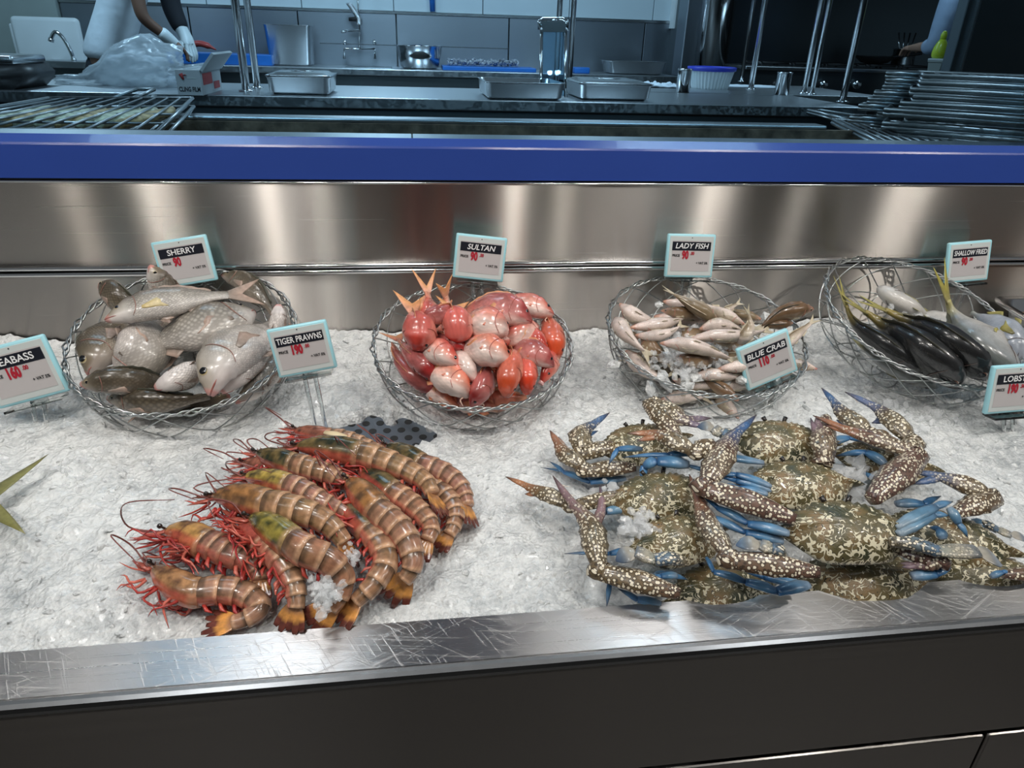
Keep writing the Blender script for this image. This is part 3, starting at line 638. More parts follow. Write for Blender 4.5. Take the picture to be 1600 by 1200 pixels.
def facing(origin): return frame_mat(origin, Vector((1, 0, 0)), Vector((0, 0, 1)), Vector((0, -1, 0)))
text('CLING FILM', .024, 'print_dark', facing(Vector((lerp(a.x, b.x, .5), y0 - .001, ZT + h * .24))), t, .03, 0, w * .86)
obj('logo_mark', merge(tube([Vector((a.x + w * .22, y0 - .001, ZT + h * .85)), Vector((a.x + w * .31, y0 - .001, ZT + h * .62))], [.008, .004], 8), lathe([(.001, 0), (.007, .002), (.001, .004)], 10, (a.x + w * .38, y0 - .001, ZT + h * .78))), 'print_red', t)
obj('print_line', box(a.x + w * .45, a.x + w * .8, y0 - .0008, y0, ZT + h * .66, ZT + h * .70), 'tag_bezel', t, smooth=False)
# plastic bag of goods
def blob(name, label, cat, mat, cpx, cpy, rx, ry, rz, z, seed, shape):
    c = G(cpx, cpy, z); c.y += ry; rings = []
    for i in range(36):
        ph = math.pi * i / 35; row = []
        for j in range(64):
            th = 2 * math.pi * j / 64; d = Vector((math.cos(ph), math.sin(ph) * math.cos(th), math.sin(ph) * math.sin(th)))
            q_ = 1 + .30 * noise.fractal(d * 2.6 + Vector((seed, 0, 0)), 1, 2, 4) + .10 * abs(noise.noise(d * 9 + Vector((seed, 3, 0))))
            zz = d.z * rz * shape(d.x) * q_
            row.append(Vector((c.x + d.x * rx * q_, c.y + d.y * ry * q_ * shape(d.x), max(z + .002, z + rz * .55 * shape(d.x) + zz))))
        rings.append(row)
    return single(name, loft(rings), mat, label, cat)
blob('plastic_bag', 'crumpled clear plastic bag bulging on the pass table', 'bag', 'film_bag', 172, 138, .27, .16, .125, ZT, 2, lambda x: .28 + .8 * max(0, min(1, x + .62)))
blob('bagged_goods', 'pale goods wrapped inside the clear plastic bag', 'goods', 'white_cloth', 205, 136, .15, .09, .085, ZT, 5, lambda x: 1)
# left dark scale
c = G(8, 140, ZT); t = empty('kitchen_scale', c, 'dark kitchen scale at the left end of the pass table', 'scale')
obj('platform', box(c.x - .25, c.x + .055, c.y, c.y + .3, ZT + .09, ZT + .125, .012), 'steel_plain', t); obj('housing', loft([[Vector((c.x + x, c.y + y, ZT + z)) for x, y in ((-.25, 0), (.08 * s, 0), (.08 * s, .3), (-.25, .3))] for s, z in ((.4, .0), (.9, .035), (1, .06), (.7, .09))]), 'black_iron', t)
# white freezer and gooseneck tap
a, b = W(34, 105, 6.3), W(122, 28, 6.3)
t = empty('hand_wash_basin', Vector((lerp(a.x, b.x, .5), 6.3, .35)), 'white wall panel of the hand wash basin left of the cook', 'basin')
obj('splash_panel', box(a.x, b.x, 6.28, 6.34, a.z - .3, b.z, .03, 3), 'white_plastic', t); obj('side_rim', box(a.x - .035, a.x + .01, 6.33, 6.40, a.z + .02, b.z - .05, .012), 'white_plastic', t)
t = empty('gooseneck_tap', W(119, 105, 6.1), 'chrome gooseneck tap in front of the white panel', 'tap')
obj('spout', tube(catmull([W(x, y, 6.1) for x, y in ((119, 106), (112, 84), (103, 66), (95, 55), (87, 50), (82, 55), (80, 63))], 30), [.019 if i < 6 else .014 for i in range(30)], 10), 'steel_shine', t); obj('aerator', tube([W(80.5, 60, 6.1), W(79.5, 65, 6.1)], .02, 10), 'steel_shine', t)
# stove
ys_ = 5.5; sa, sb = G(1150, 105, ZT + .02), W(1455, 100, ys_)
t = empty('cooking_range', Vector((lerp(sa.x, sb.x, .5), ys_ + .3, .35)), 'dark cooking range with knobs in the right of the kitchen', 'stove')
zt = W(1300, 106, ys_).z
sx0, sx1 = W(1165, 106, ys_).x, W(1470, 106, ys_).x
obj('range_body', box(sx0, sx1, ys_ + .02, 6.28, .36, zt - .03), 'steel_dark', t, smooth=False); obj('cooktop', box(sx0, sx1, ys_, 6.28, zt - .03, zt, .008), 'steel_plain', t, smooth=False)
for kx in (1210, 1225, 1270, 1283, 1335): p = W(kx, 132, ys_ + .02); obj('knob', tube([p, p + Vector((0, -.045, 0))], [.036, .030], 12), 'steel_shine' if kx % 2 else 'black_iron', t)
for gx in (1200, 1250, 1300, 1365, 1415):
    c = W(gx, 100, 5.8); obj('pan_support', merge(*[tube([Vector((c.x - .14, 5.8 + d, zt + .02)), Vector((c.x + .14, 5.8 + d, zt + .02))], .010, 6) for d in (-.12, 0, .12)], *[tube([Vector((c.x + d, 5.66, zt + .0)), Vector((c.x + d, 5.66, zt + .02)), Vector((c.x + d, 5.94, zt + .02)), Vector((c.x + d, 5.94, zt))], .010, 6) for d in (-.12, .12)]), 'black_iron', t)
c = W(1365, 98, 5.78); t = empty('wok', c, 'black pan over a red glow on the cooking range', 'pan')
c.z = zt + .03; obj('pan_shell', lathe([(.06, 0), (.10, .01), (.155, .055), (.16, .058), (.15, .056), (.095, .018), (.01, .014)], 28, c), 'black_iron', t); obj('handle', tube([c + Vector((.14, 0, .05)), c + Vector((.36, -.05, .09))], [.012, .015], 8), 'black_iron', t)
obj('sauce', lathe([(.12, .034), (.11, .038), (.01, .038)], 20, c), 'raw_red', t)
c = W(1410, 97, 5.85); c.z = zt + .022; t = empty('ladle_pot', c, 'small steel pot of utensils on the range beside the cook', 'pot')
obj('pot_wall', lathe([(.07, 0), (.085, .01), (.085, .12), (.095, .125), (.08, .12), (.07, .02), (.01, .015)], 20, c), 'steel_plain', t)
for i in range(4): obj('utensil', tube([c + Vector((-.03 + .02 * i, 0, .03)), c + Vector((-.08 + .05 * i, .02, .24))], .006, 6), 'steel_shine', t)
# extractor hood lip
struct('trim_4', box(W(1150, 20, 5.2).x, 7, 5.2, 6.3, 2.05, 2.6, .01), 'steel_dark', smooth=False)
# lime bottle on grey tub
c = W(1459, 112, 3.6); k = mpp(c); c.z = W(1459, 114, 3.6).z
t = empty('grey_container', c, 'grey plastic container holding up the lime green bottle', 'container')
obj('container_wall', lathe([(11 * k, -.5), (11 * k, 0), (13.5 * k, 15 * k), (15 * k, 15.5 * k), (15 * k, 18 * k), (10 * k, 18 * k)], 4, c), 'grey_tub', t, smooth=False)
obj('container_lid', lathe([(14.5 * k, 17.5 * k), (15.5 * k, 18 * k), (15.5 * k, 20 * k), (12 * k, 20.6 * k)], 4, c), 'white_tub', t, smooth=False)
struct('trim_5', box(c.x - .2, c.x + .5, 3.5, 3.9, .35, c.z - .49), 'steel_dark', smooth=False)
cb = Vector((c.x + .004, c.y, c.z + 20.6 * k))
t = empty('juice_bottle', cb, 'lime green teardrop squeeze bottle on the grey container', 'bottle')
obj('bottle_body', lathe([(8 * k, 0), (10.5 * k, 3 * k), (11 * k, 8 * k), (9.8 * k, 16 * k), (6.5 * k, 23 * k), (4 * k, 27 * k)], 24, cb), 'lime', t)
obj('cap', lathe([(4 * k, 27 * k), (4.6 * k, 28 * k), (4.6 * k, 33 * k), (3.2 * k, 37 * k), (1.5 * k, 38.5 * k)], 16, cb), 'lime', t)
# ================================================================== FISH
PROF = {  # s, top, bottom, half width (of half the body height)
 'emperor': [(0, .10, .09, .10), (.025, .22, .20, .20), (.1, .52, .40, .37), (.2, .84, .60, .50), (.32, 1.02, .72, .56), (.45, 1.04, .84, .58), (.6, .88, .74, .48), (.75, .55, .48, .30), (.88, .30, .28, .16), (1, .26, .25, .07)],
 'goatfish': [(0, .17, .14, .17), (.04, .36, .27, .32), (.11, .62, .42, .47), (.21, .92, .63, .62), (.34, 1.04, .84, .68), (.52, .92, .78, .56), (.7, .62, .54, .36), (.86, .34, .32, .18), (1, .28, .28, .08)],
 'slender': [(0, .08, .08, .1), (.05, .26, .22, .26), (.14, .55, .45, .52), (.28, .9, .8, .8), (.42, 1.0, .95, .88), (.6, .88, .82, .7), (.78, .6, .55, .42), (.9, .42, .4, .24), (1, .36, .34, .1)],
 'jack': [(0, .14, .12, .08), (.04, .42, .36, .22), (.12, .78, .64, .38), (.25, 1.02, .92, .48), (.45, 1.04, 1.04, .52), (.65, .76, .8, .4), (.8, .36, .38, .24), (.92, .13, .13, .13), (1, .16, .16, .09)],
}
def colour_sherry(s, c, k):
    back, side, belly = ((.13, .105, .08), (.40, .375, .34), (.72, .68, .65)) if not k.get('dark') else ((.085, .07, .05), (.20, .165, .125), (.42, .37, .32))
    if k.get('pale'): back, side, belly = (.30, .27, .23), (.50, .465, .43), (.68, .63, .61)
    if k.get('dark'): col = mixc(belly, side, (c + 1) / .7) if c < -.3 else mixc(side, back, (c + .3) / .9)
    else: col = mixc(belly, side, (c + .9) / 1.1) if c < .2 else mixc(side, back, (c - .2) / .7)
    if s < .2: col = mixc(col, (.34, .25, .15) if c > 0 else (.72, .60, .57), .55 * (1 - s / .2))
    if s < .05: col = mixc(col, (.62, .25, .22), .8)
    return col + (1.0 if s > .24 else max(0, (s - .18) / .06),)
def colour_sultan(s, c, k):
    red = k.get('red', (.52, .05, .035)); mid = k.get('mid', (.66, .23, .17)); pale = (.80, .64, .58)
    pv = k.get('paleness', .0); q = noise.noise(Vector((s * 9, c * 3, pv * 7 + red[0] * 20))) * .5
    col = mixc(pale, mid, (c + .9 - pv) / .7 + q) if c < .1 else mixc(mid, red, (c - .1) / .6 - pv * .5 + q)
    if .2 < s < .7: col = mixc(col, pale, .12)
    if s < .2: col = mixc(col, red, .6 * (1 - s / .2) * (1 if c > -.5 else .3))
    if s > .7: col = mixc(col, (.72, .38, .24), (s - .7) / .3 * .7)
    return col + (1.0 if s > .25 else 0.15,)
def colour_lady(s, c, k):
    back, side, belly = (.24, .18, .11), (.50, .42, .33), (.70, .59, .54)
    if k.get('dark'): back, side, belly = (.15, .09, .05), (.30, .21, .13), (.5, .4, .32)
    col = mixc(belly, side, (c + .9) / .9) if c < 0 else mixc(side, back, c / .7)
    if s < .2: col = mixc(col, (.72, .40, .34), .6 * (1 - s / .2))
    if s < .07: col = mixc(col, k.get('nose', (.55, .27, .16)), .7)
    return col + (1.0,)
def colour_jack(s, c, k):
    if k.get('dark'):
        col = mixc((.075, .075, .062), (.018, .019, .02), (c + .6) / .9)
        if s > .75: col = mixc(col, (.28, .22, .06), (s - .75) / .25)
    else:
        col = mixc((.56, .54, .51), (.26, .28, .29), (c + .3) / 1.0)
        if c > .75: col = mixc(col, (.10, .11, .10), .8)
        if s > .8: col = mixc(col, (.40, .36, .14), (s - .8) / .2)
        if k.get('blue'): col = mixc(col, (.16, .22, .32), .6)
    return col + (.8 if s > .25 else .1,)
def colour_bass(s, c, k):
    col = mixc((.45, .43, .34), (.10, .11, .05), (c + .5) / 1.0); return col + (1.0,)
KINDS = {
 'sherry': dict(prof='emperor', col=colour_sherry, mat='fish_fine', eye=(.50, .40, .20), fin=((.24, .20, .17), (.42, .30, .24)), gill=(.30, .15, .12), mouth=(.35, .12, .10)),
 'sultan': dict(prof='goatfish', col=colour_sultan, mat='fish_red', eye=(.30, .04, .03), fin=((.64, .20, .13), (.66, .32, .16)), gill=(.48, .14, .11), mouth=(.45, .08, .07)),
 'lady': dict(prof='slender', col=colour_lady, mat='fish_smooth', eye=(.35, .32, .18), fin=((.60, .52, .40), (.48, .42, .30)), gill=(.50, .20, .16), mouth=(.5, .22, .18)),
 'jack': dict(prof='jack', col=colour_jack, mat='fish_smooth', eye=(.13, .055, .035), fin=((.16, .145, .06), (.34, .30, .08)), gill=(.12, .09, .08), mouth=(.08, .06, .06)),
 'bass': dict(prof='emperor', col=colour_bass, mat='fish_fine', eye=(.3, .3, .1), fin=((.10, .105, .05), (.22, .21, .07)), gill=(.2, .1, .08), mouth=(.2, .1, .1)),
}
def fin_geo(root, tip, nrm, th, nu=7):
    """thin ribbed solid between a root curve and a tip curve"""
    n = len(root); top, bot = [], []
    for i in range(n):
        for j in range(nu):
            t = j / (nu - 1); p = root[i].lerp(tip[i], t); w = th * (1 - .75 * t) * (1.0 if i % 2 else .55)
            top.append(p + nrm * w); bot.append(p - nrm * w)
    k = n * nu; fs = []
    for i in range(n - 1):
        for j in range(nu - 1):
            q = (i * nu + j, i * nu + j + 1, (i + 1) * nu + j + 1, (i + 1) * nu + j); fs.append(q); fs.append(tuple(v + k for v in q[::-1]))
    for i in range(n - 1):
        for j in (0, nu - 1): a, b = i * nu + j, (i + 1) * nu + j; fs.append((a, b, b + k, a + k) if j == 0 else (b, a, a + k, b + k))
    for j in range(nu - 1):
        for i in (0, n - 1): a, b = i * nu + j, i * nu + j + 1; fs.append((b, a, a + k, b + k) if i == 0 else (a, b, b + k, a + k))
    tt = [j / (nu - 1) for i in range(n) for j in range(nu)] * 2
    return (top + bot, fs), tt
def fish(name, label, cat, group, pts, hgt, kind, n=ICEN, roll=0.0, flip=1, wide=1.0, body=.84, tail=True, fork=.55, tails=1.0, open_mouth=False, spread=1.0, nomat=None, **k):
    """pts: snout ... tail tip in the world; roll turns the flank from facing up (0) to the back facing up (90)"""
    K = KINDS[kind]; NS, NR = 40, 24
    sp_ = catmull(pts, 60); L = sum((sp_[i + 1] - sp_[i]).length for i in range(59))
    nb = max(8, int(59 * body)); bp = catmull(sp_[:nb + 1], NS); fr = frames(bp, n)
    ca, sa = math.cos(R(roll)), math.sin(R(roll)); H = hgt / 2; prof = PROF[K['prof']]
    Ls = [(u * ca + s * sa * flip) for t, s, u in fr]; Ds = [(l.cross(t) * flip).normalized() for l, (t, s, u) in zip(Ls, fr)]
    if roll: Ds = [d if d.dot(n) >= -.999 else d for d in Ds]
    def surf(i, th, off=0.0):
        s = i / (NS - 1); i0 = min(int(i), NS - 2); fx = i - i0; ce = bp[i0].lerp(bp[i0 + 1], fx); tp, bt, w = interp(prof, s); c, q = math.cos(th), math.sin(th)
        d = (tp if c > 0 else bt) * H * (abs(c) ** .9) * (1 if c > 0 else -1); l = w * H * wide * (abs(q) ** .85) * (1 if q > 0 else -1)
        v = Ds[i0].lerp(Ds[i0 + 1], fx) * d + Ls[i0].lerp(Ls[i0 + 1], fx) * l; v = v + v.normalized() * off if v.length > 1e-9 else v
        return ce + v
    base = empty(name, min(bp, key=lambda v: v.z), label, cat, group)
    rings, cols, uv = [], [], []
    gi = int(NS * .26); seed = random.uniform(0, 50)
    for i in range(NS):
        s = i / (NS - 1); row = []
        for j in range(NR):
            th = 2 * math.pi * j / NR; c = math.cos(th); off = 0
            gcurve = .27 - .05 * (c ** 2) + .02 * c
            if abs(s - gcurve) < .018: off = -.025 * H
            elif gcurve - .05 < s < gcurve: off = .018 * H
            row.append(surf(i, th, off)); cols.append(K['col'](s, c, k)); uv.append((s * L * body, (th if th <= math.pi else 2 * math.pi - th) * H * .8, seed))
        rings.append(row)
    obj('body', loft(rings), nomat or K['mat'], base, cols=cols, uvw=uv)
    # eyes
    ei, et = int(NS * (.135 if kind != 'lady' else .10)), R(66 if kind == 'sultan' else 52 if kind == 'lady' else 58); er = H * (.15 if kind != 'lady' else .16) * k.get('eyes', 1)
    for sg in (1, -1):
        c0 = surf(ei, et * sg if sg > 0 else 2 * math.pi - et, -er * .35); out = (c0 - bp[ei]).normalized(); out = (Ls[ei] * sg * .8 + Ds[ei] * .25).normalized()
        a1 = out.cross(fr[ei][0]).normalized(); a2 = out.cross(a1); rr, cc = [], []
        for q in range(7):
            ph = math.pi * .5 * q / 6
            for j in range(12):
                th = 2 * math.pi * j / 12; rr.append(c0 + (a1 * math.cos(th) + a2 * math.sin(th)) * (er * math.cos(ph)) + out * (er * .55 * math.sin(ph)))
                cc.append((.006, .006, .007) if q >= 3 else (K['eye'] if q == 2 else (mixc(K['eye'], (.6, .55, .48), .5) if kind != 'sultan' else K['eye'])))
        fs = [(q * 12 + j, q * 12 + (j + 1) % 12, (q + 1) * 12 + (j + 1) % 12, (q + 1) * 12 + j) for q in range(6) for j in range(12)] + [tuple(72 + j for j in range(12))]
        obj('eye', (rr, fs), 'wet', base, cols=cc, uvw=rr)
        # gill slit and mouth line
        g = [surf((NS - 1) * (.27 - .05 * math.cos(a) ** 2 + .02 * math.cos(a)), a if sg > 0 else 2 * math.pi - a, -.004 * H) for a in [R(x) for x in range(40, 150, 11)]]
        ge = tube(catmull(g, 16), [H * .013 * math.sin(math.pi * (i + .5) / 16) + .0003 for i in range(16)], 5); obj('gill_slit', ge, 'wet', base, cols=[K['gill']] * len(ge[0]), uvw=ge[0])
        mo = [surf(i, R(96 + i * 4) if sg > 0 else 2 * math.pi - R(96 + i * 4), .0) for i in range(0, 5)]
        ge = tube(mo, [H * .03] * 4 + [H * .008], 5); obj('mouth', ge, 'wet', base, cols=[K['mouth']] * len(ge[0]), uvw=ge[0])
    if open_mouth:
        t0 = fr[0][0]; c0 = bp[0]; r0 = H * .30; ge = loft([[c0 + t0 * a + (Ds[0] * math.cos(2 * math.pi * j / 16) + Ls[0] * math.sin(2 * math.pi * j / 16)) * (r0 * b) for j in range(16)] for a, b in ((.25 * H, .9), (-.16 * H, 1.0), (-.2 * H, .9), (-.14 * H, .74), (.25 * H, .3))])
        obj('lips', ge, 'wet', base, cols=[(.72, .42, .40)] * 64 + [(.02, .008, .008)] * 16, uvw=ge[0])
    f0, f1 = K['fin']
    # dorsal fin
    idx = list(range(int(NS * .34), int(NS * .86), 2)); root = [surf(i, 0, -.02 * H) for i in idx]
    fh = k.get('dorsal', .16) * H
    tip = [r + Ds[i] * fh * (1.0 + .35 * (q % 2)) * math.sin(math.pi * (q + .8) / (len(idx) + 1)) ** .5 + fr[i][0] * fh * .9 for q, (r, i) in enumerate(zip(root, idx))]
    (ge, tt) = fin_geo(root, tip, Ls[NS // 2], .0011, 4); obj('dorsal_fin', ge, 'fin', base, cols=[mixc(f0, f1, t) if not (kind == 'jack' or k.get('dark')) else (.05, .05, .035) for t in tt], uvw=ge[0])
    # pectoral fins
    for sg in (1, -1):
        i0 = int(NS * .31); thp = R(108) if sg > 0 else 2 * math.pi - R(108); r0 = surf(i0, thp, .01 * H); T = fr[i0][0]; D = Ds[i0]; Lr = Ls[i0] * sg
        root = [r0 + D * (H * .16 * (q / 4 - .5)) for q in range(5)]; tip = [surf(min(NS - 1, i0 + int(NS * (.21 - .02 * q))), (R(122 - 9 * q) if sg > 0 else 2 * math.pi - R(122 - 9 * q)), .035 * H) for q in range(5)]
        (ge, tt) = fin_geo(root, tip, Lr, .0009, 6); pc_ = k.get('pect', (f0, f1)); obj('pectoral_fin', ge, 'fin', base, cols=[mixc(pc_[0], pc_[1], t) for t in tt], uvw=ge[0])
    # belly and anal fins
    for a, b in ((.40, .52), (.64, .80)):
        idx = list(range(int(NS * a), int(NS * b), 1)); root = [surf(i, math.pi, -.02 * H) for i in idx]; m_ = len(idx)
        tip = [r - Ds[i] * (H * .24 * (1 - .6 * q / m_)) + fr[i][0] * (H * .26) for q, (r, i) in enumerate(zip(root, idx))]
        (ge, tt) = fin_geo(root, tip, Ls[NS // 2], .0009, 4); obj('belly_fin' if a < .5 else 'anal_fin', ge, 'fin', base, cols=[mixc(f0, f1, t) if not k.get('dark') else (.05, .045, .035) for t in tt], uvw=ge[0])
    if tail:
        e = bp[-1]; T = fr[-1][0]; tr_ = R(k.get('troll', 15 if abs(roll) > 40 else roll)); Lt = fr[-1][2] * math.cos(tr_) + fr[-1][1] * math.sin(tr_); D = Lt.cross(T).normalized(); tl = L * (1 - body) * tails + H * .25; sp2 = H * .95 * spread * tails; m_ = 13; root, tip = [], []
        for q in range(m_):
            v = q / (m_ - 1) * 2 - 1; root.append(e - T * (.12 * H) + D * (v * H * .22)); ln = tl * (1 - fork * (1 - abs(v) ** 1.3)); tip.append(e + T * ln + D * (sp2 * v * (.55 + .45 * abs(v))))
        (ge, tt) = fin_geo(root, tip, Lt, .0016, 8); fc_ = k.get('tailc', (f0, f1)); obj('tail_fin', ge, 'fin', base, cols=[mixc(fc_[0], fc_[1], t * 1.2) for t in tt], uvw=ge[0])
    if kind == 'sultan':      # chin barbels
        c0 = surf(3, math.pi, 0); ge = tube(catmull([c0, c0 - Ds[2] * H * .3 + fr[2][0] * H * .1, c0 - Ds[2] * H * .45 - fr[2][0] * H * .2], 8), [.0012] * 6 + [.0008, .0004], 5); obj('barbel', ge, 'wet', base, cols=[(.75, .5, .4)] * len(ge[0]), uvw=ge[0])
    return base

# ================================================================== BASKETS
class Basket: pass
def basket(cpx, cpy, rad, h0, tilt, side, label, D=.085, nw=15):
    B = Basket(); c = P(cpx, cpy, h0); B.c = c; B.n = Vector((math.sin(R(side)), -math.sin(R(tilt)), math.cos(R(tilt)))).normalized(); B.r = rad
    x = Vector((1, 0, 0)); x = (x - B.n * x.dot(B.n)).normalized(); y = B.n.cross(x); rot = Matrix((x, y, B.n)).transposed()
    B.e = empty('wire_basket', c, label, 'basket', 'wire baskets on the ice', rot); Rr = B.r
    def prof(v): return Rr * (1.0 - .06 * v - .50 * v ** 2.6), -D * math.sin(v * math.pi / 2 * .98)
    for ph in (0, 2.1, 4.2):
        pts = [];
        for i in range(241):
            a = 2 * math.pi * i / 240; tw = a * 26 + ph; wob = .0025 * math.sin(a * 5 + ph)
            pts.append(Vector(((Rr + wob + .0026 * math.cos(tw)) * math.cos(a), (Rr + wob + .0026 * math.cos(tw)) * math.sin(a), .0026 * math.sin(tw) + .002 * math.sin(a * 3))))
        obj('rim_wire', tube(pts, .0016, 5, cap=False), 'wire', B.e, local=True)
    for sg in (1, -1):
        me = None
        for i in range(nw):
            a0 = 2 * math.pi * i / nw + (.1 if sg < 0 else 0) + random.uniform(-.06, .06)
            if me is None or i % 3 == 0:
                pts = []; sw = .95 + random.uniform(-.25, .25)
                for q in range(17):
                    v = q / 16; r, z = prof(v); a = sg * sw * (v ** .9); pts.append(Vector((r * math.cos(a), r * math.sin(a), z)))
                me = mesh_data('wire', *tube(pts, .0012, 5), 'wire')
            o = bpy.data.objects.new('wire', me); COL.objects.link(o); o.parent = B.e; o.rotation_euler = (0, 0, a0)
    for v in (.55, 1.0):
        r, z = prof(v); obj('ring_wire', tube([Vector((r * math.cos(2 * math.pi * i / 48), r * math.sin(2 * math.pi * i / 48), z)) for i in range(49)], .0012, 5, cap=False), 'wire', B.e, local=True)
    r, z = prof(1.0)
    for i in range(5): obj('base_wire', tube([Vector((r * math.cos(a), r * math.sin(a), z)) for a in (i * math.pi / 5, i * math.pi / 5 + math.pi)], .0011, 5), 'wire', B.e, local=True)
    return B
def BPt(B, px, py, h): return plane_hit(px, py, B.c + B.n * h, B.n)
def zoomer(ox, oy, k): return lambda x, y: (ox + x * k, oy + y * k)
def put(B, Z, name, label, cat, group, pts, hpx, kind, **k):
    """pts: (x, y, height above the rim plane) in a zoom frame"""
    ps_ = [BPt(B, *Z(x, y), h) for x, y, h in pts]; hw = hpx * Z.k * mpp(ps_[0]); return fish(name, label, cat, group, ps_, hw, kind, n=B.n, **k)
def zoom(ox, oy, k):
    f = zoomer(ox, oy, k); f.k = k; return f

# ---- sherry (emperor fish) basket
Z = zoom(80, 350, .26667); B1 = basket(287, 525, .173, .10, 20.5, 0, 'wire basket heaped with silver emperor fish under the SHERRY tag', D=.10)
g = 'emperor fish in the sherry basket'
def sh(label, pts, h, **k): put(B1, Z, 'emperor_fish', label, 'fish', g, pts, h * 1.1, 'sherry', **k)
sh('silver emperor fish lying across the top of the heap, tail to the right', [(318, 565, .050), (560, 490, .056), (900, 430, .052), (1215, 400, .040)], 205, roll=18, flip=1, wide=1.0, body=.80, fork=.6, spread=.95, pect=((.55, .42, .18), (.62, .52, .30)))
sh('brown emperor fish with its snout poking up left behind the top fish', [(292, 345, .030), (420, 470, .020), (620, 640, -.03)], 150, roll=60, wide=1.25, dark=1, tail=False)
sh('emperor fish snout pointing straight up below the SHERRY tag', [(578, 242, .055), (640, 360, .02), (760, 560, -.05)], 150, roll=40, wide=1.2, tail=False)
sh('grey emperor fish with a big eye at the left wall of the basket', [(225, 890, -.015), (270, 780, .004), (360, 660, -.008), (520, 520, -.04)], 270, roll=12, flip=1, dark=1, eyes=1.3, tail=False, body=.9)
sh('brown emperor fish with a pink snout resting on the left front rim', [(172, 935, .010), (360, 925, .012), (560, 925, -.008), (760, 900, -.05)], 165, roll=72, wide=1.5, dark=1, tail=False)
sh('white-bellied emperor fish half hidden in the middle of the heap', [(400, 900, -.035), (500, 760, .004), (580, 640, .002), (640, 520, -.02)], 300, roll=-35, flip=-1, pale=1, tail=False)
sh('large scaly emperor fish with a red gill wound, head to the right', [(1190, 520, .0), (1000, 590, .022), (760, 650, .016), (500, 740, -.02)], 285, roll=15, flip=-1, nomat='fish_scaly', tail=False, body=.93, gill=1)
sh('big pale emperor fish facing the viewer with amber eye', [(935, 1008, .022), (985, 850, .042), (1120, 720, .030), (1330, 560, -.03)], 330, roll=8, flip=1, wide=1.0, pale=1, eyes=1.15, tail=False, body=.92)
sh('emperor fish with a white pouting mouth in the front middle', [(605, 960, .010), (740, 905, .016), (880, 850, -.01), (1000, 800, -.04)], 165, roll=-75, wide=1.35, pale=1, tail=False)
sh('pale slim emperor fish tucked right of the amber-eyed one', [(998, 990, .000), (1110, 890, .012), (1230, 770, .005), (1330, 640, -.03)], 150, roll=-60, wide=1.3, pale=1, tail=False)
sh('dark scaly emperor fish lying along the front rim', [(330, 1015, -.030), (560, 1045, -.018), (800, 1030, -.016), (1060, 990, -.03)], 150, roll=75, wide=1.4, dark=1, nomat='fish_scaly', tail=False)
sh('white emperor fish chin pointing up at the right rim', [(1332, 470, .035), (1330, 590, .01), (1300, 760, -.04)], 120, roll=-85, wide=1.3, pale=1, tail=False)
sh('grey emperor fish along the right wall behind the TIGER PRAWNS tag', [(1080, 1050, -.03), (1210, 960, -.025), (1310, 820, -.02), (1380, 640, -.04)], 150, roll=50, wide=1.2, tail=False)
sh('emperor fish lying against the back wall of the basket', [(1000, 300, -.01), (1130, 350, .0), (1260, 470, -.01), (1350, 620, -.03)], 120, roll=30, dark=1)
sh('emperor fish sunk at the bottom with its tail through the front wires', [(1050, 1010, -.065), (800, 1060, -.062), (560, 1085, -.058), (480, 1170, -.060)], 150, roll=30, dark=1)
sh('emperor fish filling the bottom of the basket at the back', [(420, 560, -.055), (700, 600, -.05), (1000, 620, -.055), (1250, 700, -.06)], 260, roll=0, dark=1, tail=False)

# ---- sultan (goatfish) basket
Z = zoom(560, 350, .26667); B2 = basket(739, 533, .167, .085, 16.5, 0, 'wire basket heaped with small red goatfish under the SULTAN tag', D=.09)
g = 'red goatfish in the sultan basket'
def su(label, pts, h, **k): put(B2, Z, 'red_goatfish', label, 'fish', g, pts, h * 1.12, 'sultan', **k)
OR = dict(red=(.62, .085, .03), mid=(.70, .22, .13)); DK = dict(red=(.34, .03, .03), mid=(.46, .12, .11))
tc_ = dict(tailc=((.70, .34, .25), (.68, .32, .13)))
su('red goatfish head down at the left with its tail standing up', [(345, 745, .045), (360, 640, .062), (325, 540, .055), (315, 400, .075)], 215, roll=80, wide=1.25, body=.72, paleness=.2, **tc_)
su('red goatfish with the tallest tail standing up', [(380, 600, .03), (430, 530, .062), (410, 430, .07), (385, 270, .10)], 150, roll=50, wide=1.0, body=.70, fork=.75, **tc_)
su('short red goatfish lying crosswise on the tall-tailed one', [(375, 560, .070), (450, 540, .082), (520, 525, .075), (580, 520, .045)], 115, roll=85, wide=1.2, tail=False, **DK)
su('pale-backed goatfish facing the viewer below two raised tails', [(590, 680, .045), (585, 600, .066), (560, 520, .055), (570, 415, .075)], 205, roll=75, wide=1.2, body=.72, paleness=.35, **tc_)
su('goatfish showing only its raised tail behind the pale-backed one', [(540, 600, -.01), (520, 500, .03), (512, 430, .05), (505, 340, .08)], 130, roll=20, body=.7, **tc_)
su('large dark red goatfish lying across the back of the heap', [(1010, 580, .045), (900, 530, .058), (760, 500, .052), (560, 540, .02)], 205, roll=30, flip=-1, wide=1.05, eyes=.8, tail=False, body=.95, **DK)
su('rearmost goatfish with a white-ringed eye at the right rim', [(1140, 535, .030), (1020, 490, .042), (900, 470, .035), (740, 460, .0)], 150, roll=20, flip=-1, wide=1.1, eyes=1.2, tail=False, paleness=.3)
su('pale pink goatfish in the upper middle with head to the right', [(865, 650, .045), (770, 600, .066), (660, 590, .05), (540, 600, .01)], 205, roll=25, flip=-1, wide=1.15, paleness=.55, tail=False)
su('goatfish with white cheek below the dark red one', [(1045, 600, .02), (960, 640, .035), (860, 690, .02), (760, 730, -.02)], 130, roll=35, flip=-1, wide=1.1, paleness=.3, tail=False)
